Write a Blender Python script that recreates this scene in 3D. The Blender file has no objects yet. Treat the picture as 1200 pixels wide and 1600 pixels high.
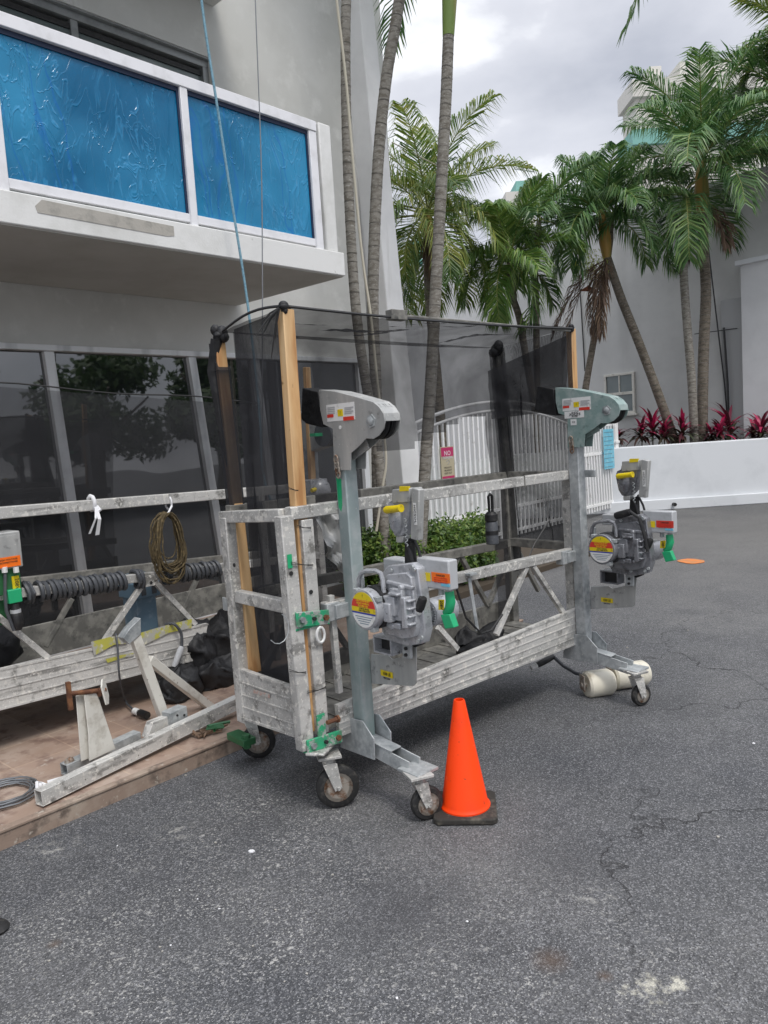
import bpy, math, random
from mathutils import Vector, Matrix
R = math.radians
D = bpy.data
SC = bpy.context.scene
COL = SC.collection

# ------------------------------------------------------------------ camera
CAM_H = 1.55
PITCH, ROLL, FPX = R(5.5), R(3.75), 1202.0
_F = Vector((0, math.cos(PITCH), -math.sin(PITCH)))
_R0 = Vector((1, 0, 0)); _U0 = _R0.cross(_F)
_R = _R0 * math.cos(ROLL) - _U0 * math.sin(ROLL)
_U = _U0 * math.cos(ROLL) + _R0 * math.sin(ROLL)
CP = Vector((0, 0, CAM_H))
cam = D.cameras.new('camera'); camo = D.objects.new('camera', cam); COL.objects.link(camo)
camo.matrix_world = Matrix(((_R.x, _U.x, -_F.x, CP.x), (_R.y, _U.y, -_F.y, CP.y), (_R.z, _U.z, -_F.z, CP.z), (0, 0, 0, 1)))
cam.sensor_fit = 'VERTICAL'; cam.sensor_height = 36; cam.sensor_width = 27
cam.lens = 36 * FPX / 1600; cam.clip_start = .05; cam.clip_end = 600
SC.camera = camo

# ------------------------------------------------------------------ light
SUN_EL, SUN_AZ = R(58), R(150)          # azimuth clockwise from +Y
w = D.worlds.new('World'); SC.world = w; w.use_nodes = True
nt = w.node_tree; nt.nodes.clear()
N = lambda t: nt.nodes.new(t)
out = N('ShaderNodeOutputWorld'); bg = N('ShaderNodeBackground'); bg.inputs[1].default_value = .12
sky = N('ShaderNodeTexSky'); sky.sky_type = 'NISHITA'; sky.sun_disc = False
sky.sun_elevation = SUN_EL; sky.sun_rotation = SUN_AZ
tc = N('ShaderNodeTexCoord'); mp = N('ShaderNodeMapping'); mp.inputs['Scale'].default_value = (1, 1, 2.3)
nz = N('ShaderNodeTexNoise'); nz.inputs['Scale'].default_value = 3.1; nz.inputs['Detail'].default_value = 9; nz.inputs['Roughness'].default_value = .5; nz.inputs['Distortion'].default_value = .15
mp.inputs['Location'].default_value = (3.0, .4, .2)
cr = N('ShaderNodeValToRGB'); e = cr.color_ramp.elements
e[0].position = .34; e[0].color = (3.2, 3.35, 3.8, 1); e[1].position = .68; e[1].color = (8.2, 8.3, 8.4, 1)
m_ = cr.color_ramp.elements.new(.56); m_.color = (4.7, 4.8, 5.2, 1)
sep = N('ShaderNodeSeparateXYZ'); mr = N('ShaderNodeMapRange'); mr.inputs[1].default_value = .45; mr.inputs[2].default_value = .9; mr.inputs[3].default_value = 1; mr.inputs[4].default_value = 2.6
mul = N('ShaderNodeVectorMath'); mul.operation = 'SCALE'; mx = N('ShaderNodeMixRGB'); mx.inputs[0].default_value = .93
L = nt.links.new
L(tc.outputs['Generated'], mp.inputs[0]); L(mp.outputs[0], nz.inputs[0]); L(nz.outputs[0], cr.inputs[0])
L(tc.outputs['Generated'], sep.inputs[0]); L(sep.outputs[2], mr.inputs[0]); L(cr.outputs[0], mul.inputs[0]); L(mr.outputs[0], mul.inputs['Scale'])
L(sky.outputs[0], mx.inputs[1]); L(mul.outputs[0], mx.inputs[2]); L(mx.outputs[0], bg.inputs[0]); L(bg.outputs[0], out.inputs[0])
sun = D.lights.new('sun', 'SUN'); sun.energy = 1.3; sun.angle = R(16); sun.color = (1, .96, .9)
suno = D.objects.new('sun', sun); COL.objects.link(suno)
sd = Vector((math.sin(SUN_AZ) * math.cos(SUN_EL), math.cos(SUN_AZ) * math.cos(SUN_EL), math.sin(SUN_EL)))
suno.rotation_euler = sd.to_track_quat('Z', 'Y').to_euler()
SC.view_settings.view_transform = 'Standard'; SC.view_settings.look = 'None'
SC.view_settings.exposure = 0.52; SC.view_settings.gamma = 1
SC.cycles.max_bounces = 8; SC.cycles.transparent_max_bounces = 24

# ------------------------------------------------------------------ frames of reference
class Fr:
    """A local frame: x along a heading, y away from the camera side, z up."""
    def __init__(s, origin, heading):
        a = R(heading); s.o = Vector(origin)
        s.u = Vector((math.sin(a), math.cos(a), 0)); s.n = Vector((-math.cos(a), math.sin(a), 0)); s.rz = math.pi / 2 - a
    def hit(s, px, py, axis, val):
        d = _F + _R * ((px - 600) / FPX) - _U * ((py - 800) / FPX)
        ax = {'x': s.u, 'y': s.n, 'z': Vector((0, 0, 1))}[axis]
        t = (val - (CP - s.o).dot(ax)) / d.dot(ax)
        q = CP + d * t - s.o
        return Vector((q.dot(s.u), q.dot(s.n), q.z))
    def w(s, x, y, z=0): return s.o + s.u * x + s.n * y + Vector((0, 0, z))
WF = Fr((0, 0, 0), 0)
WF.u = Vector((1, 0, 0)); WF.n = Vector((0, 1, 0)); WF.rz = 0
PF = Fr((-.296, 3.163, 0), 48.5)        # the near suspended platform
BF = Fr((-1.629, 2.957, 0), 42.5)       # the hotel facade
GF = Fr((6.99, 14.9, 0), 138)           # grey wall behind

# ------------------------------------------------------------------ materials
def _n(t, kind, **kw):
    n = t.nodes.new(kind)
    for k, v in kw.items():
        if k.startswith('i_'):
            key = k[2:].replace('_', ' ')
            n.inputs[key].default_value = v
        else: setattr(n, k, v)
    return n
def rgba(c): return (c[0], c[1], c[2], 1) if len(c) == 3 else c
def mat(name, base, rough=.6, metal=0, layers=(), bump=None, spec=.5, coat=0, rr=None, trans=0, ior=1.5, stretch=(1, 1, 1)):
    """layers: (colour, scale, lo, hi[, detail[, kind]]) mixed over the base one after the other."""
    m = D.materials.new(name); m.use_nodes = True; t = m.node_tree; b = t.nodes['Principled BSDF']; L = t.links.new
    tc = t.nodes.new('ShaderNodeTexCoord'); mp = t.nodes.new('ShaderNodeMapping'); mp.inputs['Scale'].default_value = stretch
    L(tc.outputs['Object'], mp.inputs[0]); co = mp.outputs[0]
    cur = t.nodes.new('ShaderNodeRGB'); cur.outputs[0].default_value = rgba(base); cur = cur.outputs[0]
    for i, l in enumerate(layers):
        c, sc, lo, hi = l[:4]; det = l[4] if len(l) > 4 else 6; kind = l[5] if len(l) > 5 else 'noise'
        if kind == 'noise':
            n = _n(t, 'ShaderNodeTexNoise'); n.inputs['Scale'].default_value = sc; n.inputs['Detail'].default_value = det; n.inputs['Roughness'].default_value = .62
            L(co, n.inputs[0]); f = n.outputs[0]
        elif kind == 'vor':
            n = _n(t, 'ShaderNodeTexVoronoi'); n.inputs['Scale'].default_value = sc; L(co, n.inputs[0]); f = n.outputs['Distance']
        elif kind == 'streak':
            q = t.nodes.new('ShaderNodeMapping'); q.inputs['Scale'].default_value = (1, 1, .12); L(tc.outputs['Object'], q.inputs[0])
            n = _n(t, 'ShaderNodeTexNoise'); n.inputs['Scale'].default_value = sc; n.inputs['Detail'].default_value = det; L(q.outputs[0], n.inputs[0]); f = n.outputs[0]
        elif kind == 'along':
            q = t.nodes.new('ShaderNodeMapping'); q.inputs['Scale'].default_value = (.12, 1, 1); L(tc.outputs['Object'], q.inputs[0])
            n = _n(t, 'ShaderNodeTexNoise'); n.inputs['Scale'].default_value = sc; n.inputs['Detail'].default_value = det; L(q.outputs[0], n.inputs[0]); f = n.outputs[0]
        elif kind == 'island':
            n = t.nodes.new('ShaderNodeNewGeometry'); f = n.outputs['Random Per Island']
        r = _n(t, 'ShaderNodeMapRange'); r.inputs[1].default_value = lo; r.inputs[2].default_value = hi; L(f, r.inputs[0])
        x = t.nodes.new('ShaderNodeMixRGB'); L(r.outputs[0], x.inputs[0]); L(cur, x.inputs[1]); x.inputs[2].default_value = rgba(c); cur = x.outputs[0]
    L(cur, b.inputs['Base Color'])
    b.inputs['Roughness'].default_value = rough; b.inputs['Metallic'].default_value = metal
    b.inputs['Specular IOR Level'].default_value = spec; b.inputs['Coat Weight'].default_value = coat; b.inputs['IOR'].default_value = ior
    if rr:
        n = _n(t, 'ShaderNodeTexNoise'); n.inputs['Scale'].default_value = rr[0]; n.inputs['Detail'].default_value = 4; L(co, n.inputs[0])
        r = _n(t, 'ShaderNodeMapRange'); r.inputs[1].default_value = .3; r.inputs[2].default_value = .7; r.inputs[3].default_value = rr[1]; r.inputs[4].default_value = rr[2]
        L(n.outputs[0], r.inputs[0]); L(r.outputs[0], b.inputs['Roughness'])
    if bump:
        n = _n(t, 'ShaderNodeTexNoise'); n.inputs['Scale'].default_value = bump[0]; n.inputs['Detail'].default_value = 6; L(co, n.inputs[0])
        bp = t.nodes.new('ShaderNodeBump'); bp.inputs['Strength'].default_value = bump[1]; bp.inputs['Distance'].default_value = bump[2]
        L(n.outputs[0], bp.inputs['Height']); L(bp.outputs[0], b.inputs['Normal'])
    if trans:
        tr = t.nodes.new('ShaderNodeBsdfTranslucent'); ms = t.nodes.new('ShaderNodeMixShader'); ms.inputs[0].default_value = trans
        L(cur, tr.inputs[0]); L(b.outputs[0], ms.inputs[1]); L(tr.outputs[0], ms.inputs[2]); L(ms.outputs[0], t.nodes['Material Output'].inputs[0])
    return m

M = {}
WH = (.62, .61, .58)
M['alu'] = mat('weathered_aluminium', (.40, .395, .375), .6, .12, [((.58, .57, .54), 5, .42, .60, 8, 'along'), ((.26, .255, .24), 22, .56, .66, 6, 'along'), ((.20, .195, .18), 14, .55, .68, 8), ((.66, .64, .59), 30, .55, .62, 8), ((.13, .125, .11), 55, .64, .70, 6), ((.75, .74, .70), 120, .60, .66, 4)], (60, .25, .004), rr=(20, .35, .7))
M['alu_dark'] = mat('dark_aluminium', (.16, .155, .14), .7, .2, [((.28, .27, .24), 12, .45, .62, 8), ((.07, .07, .065), 20, .55, .7, 8)], (60, .25, .004))  # darker aluminium, mainly on back rails, decks and far-side members
M['galv'] = mat('galvanised_steel', (.36, .38, .385), .5, .2, [((.46, .48, .48), 30, .45, .6, 3), ((.18, .20, .205), 9, .52, .7, 8), ((.6, .6, .57), 70, .66, .7, 6)], (90, .12, .002), rr=(14, .3, .6))
M['galv_green'] = mat('green_tinged_galvanised_steel', (.31, .37, .365), .5, .15, [((.40, .44, .435), 12, .45, .6, 5), ((.22, .29, .275), 8, .56, .72, 8, 'streak'), ((.55, .55, .52), 60, .66, .7, 6)], (90, .12, .002), rr=(14, .35, .6))
M['head'] = mat('scratched_grey_plate', (.35, .355, .345), .45, .2, [((.46, .46, .44), 14, .42, .62, 8, 'streak'), ((.20, .20, .195), 22, .58, .7, 8), ((.62, .6, .56), 90, .64, .69, 6)], (70, .1, .002))
M['head_green'] = mat('scratched_green_grey_plate', (.22, .31, .29), .38, .1, [((.33, .40, .38), 14, .45, .62, 8), ((.11, .17, .16), 22, .58, .7, 8)], (70, .08, .002))
M['green'] = mat('chipped_green_paint', (.03, .33, .16), .45, 0, [((.36, .37, .35), 34, .52, .58, 8), ((.10, .22, .14), 18, .55, .66, 6)], (60, .3, .003))
M['cast'] = mat('cast_grey_paint', (.42, .43, .45), .33, .25, [((.30, .31, .33), 18, .5, .62, 5), ((.12, .12, .12), 34, .60, .70, 8), ((.62, .62, .62), 60, .66, .70, 6)], (40, .25, .003), rr=(30, .2, .55))
M['castd'] = mat('darker_wrapped_casting', (.22, .225, .24), .22, .3, [((.12, .12, .13), 18, .5, .62, 5), ((.55, .55, .57), 26, .62, .68, 8)], (24, .7, .006), coat=.5)
M['box'] = mat('pale_grey_enclosure', (.44, .45, .46), .4, 0, [((.34, .35, .35), 12, .55, .7, 6), ((.22, .22, .21), 60, .68, .74, 5)], coat=.2)
M['black'] = mat('black_rubber', (.012, .012, .013), .5, 0, [((.035, .034, .03), 30, .5, .7)], (50, .2, .002))
M['tyre'] = mat('dusty_rubber_tyre', (.016, .016, .016), .7, 0, [((.09, .085, .075), 30, .54, .74, 8)], (70, .3, .003))
M['rim'] = mat('rusty_rim', (.33, .30, .26), .6, .3, [((.17, .09, .05), 26, .48, .62, 8), ((.42, .40, .36), 50, .58, .7)])
M['rust'] = mat('rust', (.13, .055, .03), .8, .2, [((.24, .11, .05), 30, .45, .6)], (50, .4, .004))
M['wood'] = mat('raw_pine', (.60, .36, .16), .65, 0, [((.42, .21, .08), 26, .46, .62, 6, 'streak'), ((.68, .47, .25), 9, .5, .65, 6, 'streak'), ((.20, .09, .03), 16, .68, .74, 4)], (70, .15, .002))
M['wood_dark'] = mat('brown_stained_timber', (.20, .13, .085), .7, 0, [((.11, .07, .045), 26, .46, .62, 6, 'streak')], (70, .15, .002))
M['yellow'] = mat('yellow_plastic', (.72, .55, .01), .4, 0, [((.45, .33, .02), 40, .56, .68)])
M['fadedred'] = mat('faded_red_print', (.46, .30, .25), .8, 0, [((.42, .41, .38), 60, .4, .55)])
M['orangem'] = mat('faded_orange_disc', (.62, .20, .05), .7, 0, [((.40, .22, .1), 9, .5, .65)])
M['orange'] = mat('orange_sticker', (.90, .17, .01), .4)
M['redst'] = mat('red_sticker', (.62, .045, .03), .4)
M['magenta'] = mat('magenta_print', (.52, .03, .13), .5)
M['cream'] = mat('cream_print', (.50, .44, .30), .5)
M['white'] = mat('white_print', (.72, .72, .70), .45, 0, [((.5, .5, .48), 40, .55, .7)])
M['gasket'] = mat('dark_gasket', (.008, .02, .06), .5)
M['bluest'] = mat('blue_print', (.03, .05, .35), .4)
M['skyst'] = mat('sky_blue_notice', (.16, .52, .68), .5, 0, [((.30, .62, .72), 20, .5, .6)])
M['ink'] = mat('dark_ink', (.02, .02, .02), .6)
M['whiteink'] = mat('white_ink', (.8, .8, .8), .6)
M['greenpl'] = mat('green_plastic', (.02, .38, .16), .35)
M['greencl'] = mat('dark_green_housing', (.03, .13, .05), .4)
M['cone'] = mat('orange_cone_plastic', (.96, .06, .004), .5, 0, [((.80, .05, .008), 6, .5, .72, 6), ((.30, .05, .02), 50, .66, .72), ((.9, .25, .12), 20, .68, .76)], (12, .15, .003), spec=.25)
M['conebase'] = mat('dirty_black_rubber_base', (.03, .028, .024), .85, 0, [((.10, .09, .07), 22, .5, .68, 8)], (60, .4, .004))
M['offwhite'] = mat('scuffed_white_paint', (.66, .64, .58), .5, 0, [((.46, .43, .37), 10, .52, .68, 8), ((.20, .16, .12), 40, .64, .7, 6)], (60, .15, .002))
M['pvc'] = mat('cream_plastic_tube', (.70, .66, .55), .35, 0, [((.42, .37, .28), 14, .54, .72, 8)])
M['bluegrey'] = mat('blue_grey_plastic_box', (.12, .19, .25), .45, 0, [((.22, .28, .33), 16, .55, .7)])
M['cable'] = mat('grey_cable', (.065, .07, .078), .5, 0, [((.17, .17, .17), 60, .6, .7)])
M['wirec'] = mat('steel_wire_rope', (.23, .24, .25), .4, .6)
M['rope'] = mat('brown_hemp_rope', (.075, .055, .025), .85, 0, [((.15, .11, .05), 40, .5, .6)])
M['bluerope'] = mat('faded_blue_rope', (.20, .36, .44), .8, 0, [((.12, .25, .33), 60, .5, .6)])
M['creamrope'] = mat('cream_rope', (.50, .47, .38), .8)
M['rag'] = mat('white_rag', (.75, .75, .76), .8)
M['bagblk'] = mat('black_plastic_sheet', (.009, .009, .010), .6, 0, [((.02, .02, .022), 8, .5, .65)], (9, .6, .03))
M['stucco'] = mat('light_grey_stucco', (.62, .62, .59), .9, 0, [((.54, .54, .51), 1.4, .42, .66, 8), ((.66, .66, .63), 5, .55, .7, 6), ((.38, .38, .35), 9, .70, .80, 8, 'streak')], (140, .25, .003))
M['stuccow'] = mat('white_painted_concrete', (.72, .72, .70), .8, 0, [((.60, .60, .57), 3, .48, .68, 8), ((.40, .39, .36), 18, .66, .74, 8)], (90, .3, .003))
M['fin'] = mat('white_painted_fin', (.80, .80, .79), .8, 0, [((.70, .70, .69), 1.5, .45, .68, 6), ((.55, .55, .52), 5, .68, .8, 8, 'streak')], (90, .2, .003))
M['kerb'] = mat('dirty_kerb_tile', (.27, .20, .155), .75, 0, [((.36, .29, .23), 5, .48, .64, 8), ((.13, .10, .08), 12, .52, .66, 8), ((.42, .37, .31), 26, .6, .68, 6)], (60, .4, .004))
M['patch'] = mat('bare_mortar_patch', (.40, .38, .34), .9, 0, [((.30, .29, .26), 12, .5, .65)], (60, .4, .004))
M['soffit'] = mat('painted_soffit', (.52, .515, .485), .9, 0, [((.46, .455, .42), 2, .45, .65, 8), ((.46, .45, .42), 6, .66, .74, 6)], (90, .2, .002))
M['railwhite'] = mat('white_aluminium_rail', (.78, .78, .80), .4, 0, [((.66, .66, .67), 6, .5, .7, 6)])
M['winframe'] = mat('anodised_window_frame', (.30, .31, .31), .4, .5, [((.22, .23, .23), 8, .5, .7)])
M['mullion'] = mat('white_grey_mullion', (.78, .80, .81), .5, .1, [((.42, .44, .45), 6, .5, .7, 6, 'streak'), ((.66, .66, .65), 40, .62, .7)])
M['gwall'] = mat('grey_stucco_wall', (.55, .55, .535), .9, 0, [((.47, .47, .46), .7, .42, .62, 8), ((.66, .655, .64), .35, .45, .62, 6, 'streak'), ((.43, .425, .415), 1.1, .64, .76, 8, 'streak')], (60, .25, .01))
M['gwallw'] = mat('pale_grey_wall', (.66, .665, .67), .9, 0, [((.58, .585, .59), .8, .45, .65, 8)], (60, .2, .008))
M['pilaster'] = mat('dark_grey_downpipe_chase', (.40, .405, .405), .8, 0, [((.33, .33, .33), 1.5, .5, .65, 6, 'streak')])
M['planter'] = mat('white_rendered_wall', (.70, .72, .74), .8, 0, [((.60, .62, .64), 1.3, .48, .7, 8), ((.45, .46, .46), 5, .68, .78, 8)], (40, .15, .004))
M['tower'] = mat('cream_tower_render', (.62, .60, .55), .9)
M['turq'] = mat('turquoise_trim', (.20, .42, .37), .8)
M['gate'] = mat('white_painted_steel', (.86, .86, .85), .5, 0, [((.55, .54, .50), 9, .56, .72, 8)])
M['gatepanel'] = mat('white_mesh_panel', (.55, .57, .56), .7)
M['soil'] = mat('soil', (.06, .045, .03), .95)
M['trunk'] = mat('grey_palm_bark', (.25, .235, .205), .9, 0, [((.15, .135, .11), 12, .45, .6, 8), ((.38, .37, .34), 26, .56, .68, 6)], (40, .5, .01), stretch=(1, 1, 2.5))
M['ring'] = mat('dark_leaf_scar_ring', (.095, .088, .075), .9, 0, [((.22, .205, .18), 9, .45, .6)])
M['trunkb'] = mat('brown_palm_bark', (.17, .145, .115), .9, 0, [((.09, .075, .055), 9, .45, .6, 8), ((.30, .28, .24), 30, .58, .7, 6)], (40, .5, .01), stretch=(1, 1, 2.5))
M['shaft'] = mat('green_crownshaft', (.16, .24, .05), .5, 0, [((.28, .25, .07), 6, .45, .6, 5, 'streak')])
M['shafto'] = mat('orange_brown_crownshaft', (.40, .24, .06), .6, 0, [((.22, .20, .05), 8, .45, .6, 5, 'streak')])
M['leaf'] = mat('dark_green_palm_leaflet', (.075, .175, .05), .42, 0, [((.22, .33, .10), 1, .45, 1, 0, 'island'), ((.03, .09, .025), 1.6, .55, .66, 3)], trans=.28)
M['leafm'] = mat('mid_green_palm_leaflet', (.09, .19, .035), .42, 0, [((.24, .34, .07), 1, .4, 1, 0, 'island'), ((.05, .12, .03), 1.6, .55, .66, 3)], trans=.3)
M['leafy'] = mat('yellow_green_palm_leaflet', (.13, .21, .03), .45, 0, [((.34, .34, .08), 1, .4, 1, 0, 'island'), ((.06, .13, .025), 1.5, .5, .62, 3)], trans=.35)
M['rachis'] = mat('palm_rachis', (.22, .24, .06), .5)
M['dead'] = mat('dead_brown_leaflet', (.09, .055, .038), .8, 0, [((.18, .12, .075), 1, .3, 1, 0, 'island')], trans=.15)
M['flower'] = mat('yellow_green_flower_spray', (.34, .38, .07), .7, trans=.2)
M['ti'] = mat('crimson_strap_leaf', (.42, .014, .08), .4, 0, [((.08, .015, .025), 1, .40, .55, 0, 'island'), ((.70, .05, .17), 1, .85, 1, 0, 'island')], trans=.2)
M['tig'] = mat('dark_strap_leaf', (.035, .045, .02), .5, 0, [((.10, .02, .03), 1, .4, 1, 0, 'island')], trans=.15)
M['hedge'] = mat('hedge_leaf', (.07, .14, .02), .5, 0, [((.20, .27, .05), 1, .4, 1, 0, 'island'), ((.03, .08, .015), 5, .5, .62, 3)], trans=.25)
M['crown'] = mat('broadleaf', (.035, .075, .02), .6, 0, [((.08, .13, .035), 1, .4, 1, 0, 'island')], trans=.25)
M['gourd'] = mat('red_brown_spathe', (.22, .07, .03), .7)

def glass_dark():
    m = D.materials.new('dark_reflective_glass'); m.use_nodes = True; b = m.node_tree.nodes['Principled BSDF']
    b.inputs['Base Color'].default_value = (.014, .017, .017, 1); b.inputs['Roughness'].default_value = .02; b.inputs['IOR'].default_value = 2.4
    t = m.node_tree; n = t.nodes.new('ShaderNodeTexNoise'); n.inputs['Scale'].default_value = .9; tc = t.nodes.new('ShaderNodeTexCoord'); t.links.new(tc.outputs['Object'], n.inputs[0])
    bp = t.nodes.new('ShaderNodeBump'); bp.inputs['Strength'].default_value = .05; bp.inputs['Distance'].default_value = .1; t.links.new(n.outputs[0], bp.inputs['Height']); t.links.new(bp.outputs[0], b.inputs['Normal'])
    return m
M['glass'] = glass_dark()
M['glassg'] = mat('grey_window_glass', (.10, .13, .13), .12, 0, [((.14, .17, .17), 1.2, .4, .6)], ior=1.7)

def film():
    m = D.materials.new('blue_protective_film'); m.use_nodes = True; t = m.node_tree; b = t.nodes['Principled BSDF']; L = t.links.new
    tc = t.nodes.new('ShaderNodeTexCoord'); mp = t.nodes.new('ShaderNodeMapping'); mp.inputs['Scale'].default_value = (1, 1, .38); mp.inputs['Rotation'].default_value = (0, .35, 0); L(tc.outputs['Object'], mp.inputs[0])
    wz = _n(t, 'ShaderNodeTexNoise'); wz.inputs['Scale'].default_value = 2.2; wz.inputs['Detail'].default_value = 3; L(mp.outputs[0], wz.inputs[0])
    ad = t.nodes.new('ShaderNodeMixRGB'); ad.blend_type = 'ADD'; ad.inputs[0].default_value = .55; L(mp.outputs[0], ad.inputs[1]); L(wz.outputs['Color'], ad.inputs[2])
    def crease(scale, wid):
        n = _n(t, 'ShaderNodeTexNoise'); n.inputs['Scale'].default_value = scale; n.inputs['Detail'].default_value = 2.5; n.inputs['Distortion'].default_value = 1.6; L(ad.outputs[0], n.inputs[0])
        a = _n(t, 'ShaderNodeMath', operation='SUBTRACT'); a.inputs[1].default_value = .5; L(n.outputs[0], a.inputs[0])
        c = _n(t, 'ShaderNodeMath', operation='ABSOLUTE'); L(a.outputs[0], c.inputs[0])
        r = _n(t, 'ShaderNodeMapRange'); r.inputs[1].default_value = 0; r.inputs[2].default_value = wid; r.inputs[3].default_value = 1; r.inputs[4].default_value = 0; L(c.outputs[0], r.inputs[0])
        return r.outputs[0]
    c1 = crease(2.2, .010); c2 = crease(7.5, .035)
    mask = _n(t, 'ShaderNodeTexNoise'); mask.inputs['Scale'].default_value = 2.6; L(tc.outputs['Object'], mask.inputs[0])
    mk = _n(t, 'ShaderNodeMapRange'); mk.inputs[1].default_value = .34; mk.inputs[2].default_value = .52; L(mask.outputs[0], mk.inputs[0])
    c2m = _n(t, 'ShaderNodeMath', operation='MULTIPLY'); L(c2, c2m.inputs[0]); L(mk.outputs[0], c2m.inputs[1])
    c1m = _n(t, 'ShaderNodeMath', operation='MULTIPLY'); c1m.inputs[1].default_value = .45; L(c1, c1m.inputs[0]); sm = _n(t, 'ShaderNodeMath', operation='MAXIMUM'); L(c1m.outputs[0], sm.inputs[0]); L(c2m.outputs[0], sm.inputs[1])
    big = _n(t, 'ShaderNodeTexNoise'); big.inputs['Scale'].default_value = 1.1; big.inputs['Detail'].default_value = 3; L(tc.outputs['Object'], big.inputs[0])
    br = _n(t, 'ShaderNodeMapRange'); br.inputs[1].default_value = .4; br.inputs[2].default_value = .62; L(big.outputs[0], br.inputs[0])
    x1 = t.nodes.new('ShaderNodeMixRGB'); x1.inputs[1].default_value = (.001, .115, .25, 1); x1.inputs[2].default_value = (.025, .24, .44, 1); L(br.outputs[0], x1.inputs[0])
    x2 = t.nodes.new('ShaderNodeMixRGB'); x2.inputs[2].default_value = (.05, .33, .62, 1); L(x1.outputs[0], x2.inputs[1])
    h = _n(t, 'ShaderNodeMath', operation='MULTIPLY'); h.inputs[1].default_value = .38; L(sm.outputs[0], h.inputs[0]); L(h.outputs[0], x2.inputs[0]); L(x2.outputs[0], b.inputs['Base Color'])
    vm = t.nodes.new('ShaderNodeMapping'); vm.inputs['Scale'].default_value = (1, 1, .06); L(ad.outputs[0], vm.inputs[0])
    vn = _n(t, 'ShaderNodeTexNoise'); vn.inputs['Scale'].default_value = 2.6; vn.inputs['Detail'].default_value = 3; vn.inputs['Distortion'].default_value = .3; L(vm.outputs[0], vn.inputs[0])
    va = _n(t, 'ShaderNodeMath', operation='SUBTRACT'); va.inputs[1].default_value = .5; L(vn.outputs[0], va.inputs[0]); vb = _n(t, 'ShaderNodeMath', operation='ABSOLUTE'); L(va.outputs[0], vb.inputs[0])
    vr = _n(t, 'ShaderNodeMapRange'); vr.inputs[1].default_value = 0; vr.inputs[2].default_value = .012; vr.inputs[3].default_value = .55; vr.inputs[4].default_value = 0; L(vb.outputs[0], vr.inputs[0])
    x3 = t.nodes.new('ShaderNodeMixRGB'); x3.inputs[2].default_value = (.0, .12, .42, 1); L(vr.outputs[0], x3.inputs[0]); L(x2.outputs[0], x3.inputs[1]); L(x3.outputs[0], b.inputs['Base Color'])
    b.inputs['Roughness'].default_value = .17; b.inputs['IOR'].default_value = 1.42
    hb = _n(t, 'ShaderNodeMath', operation='ADD'); hs = _n(t, 'ShaderNodeMath', operation='MULTIPLY'); hs.inputs[1].default_value = 2.2; w3 = _n(t, 'ShaderNodeTexNoise'); w3.inputs['Scale'].default_value = 4.5; w3.inputs['Detail'].default_value = 3; w3.inputs['Distortion'].default_value = 1.3; L(mp.outputs[0], w3.inputs[0]); L(w3.outputs[0], hs.inputs[0]); L(hs.outputs[0], hb.inputs[0]); s5 = _n(t, 'ShaderNodeMath', operation='MULTIPLY'); s5.inputs[1].default_value = .45; L(sm.outputs[0], s5.inputs[0]); L(s5.outputs[0], hb.inputs[1])
    bp = t.nodes.new('ShaderNodeBump'); bp.inputs['Strength'].default_value = .6; bp.inputs['Distance'].default_value = .010; L(hb.outputs[0], bp.inputs['Height']); L(bp.outputs[0], b.inputs['Normal'])
    return m
M['film'] = film()

def net(op, name):
    m = D.materials.new(name); m.use_nodes = True; t = m.node_tree; L = t.links.new; t.nodes.remove(t.nodes['Principled BSDF'])
    d = t.nodes.new('ShaderNodeBsdfDiffuse'); d.inputs[0].default_value = (.045, .045, .048, 1); tr = t.nodes.new('ShaderNodeBsdfTransparent')
    ms = t.nodes.new('ShaderNodeMixShader'); tc = t.nodes.new('ShaderNodeTexCoord')
    n = _n(t, 'ShaderNodeTexNoise'); n.inputs['Scale'].default_value = 3.5; n.inputs['Detail'].default_value = 5; n.inputs['Distortion'].default_value = .8; L(tc.outputs['Object'], n.inputs[0])
    r = _n(t, 'ShaderNodeMapRange'); r.inputs[1].default_value = .35; r.inputs[2].default_value = .7; r.inputs[3].default_value = op - .08; r.inputs[4].default_value = op + .12; L(n.outputs[0], r.inputs[0])
    wv = _n(t, 'ShaderNodeTexWave'); wv.inputs['Scale'].default_value = 90; wv.inputs['Distortion'].default_value = 3; L(tc.outputs['Object'], wv.inputs[0])
    a = _n(t, 'ShaderNodeMath', operation='MULTIPLY_ADD'); a.inputs[1].default_value = .10; L(wv.outputs[1], a.inputs[0]); L(r.outputs[0], a.inputs[2])
    L(a.outputs[0], ms.inputs[0]); L(tr.outputs[0], ms.inputs[1]); L(d.outputs[0], ms.inputs[2]); L(ms.outputs[0], t.nodes['Material Output'].inputs[0])
    return m
M['net'] = net(.60, 'black_debris_mesh'); M['netd'] = net(.70, 'doubled_black_debris_mesh'); M['netl'] = net(.46, 'thin_black_debris_mesh')

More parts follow.
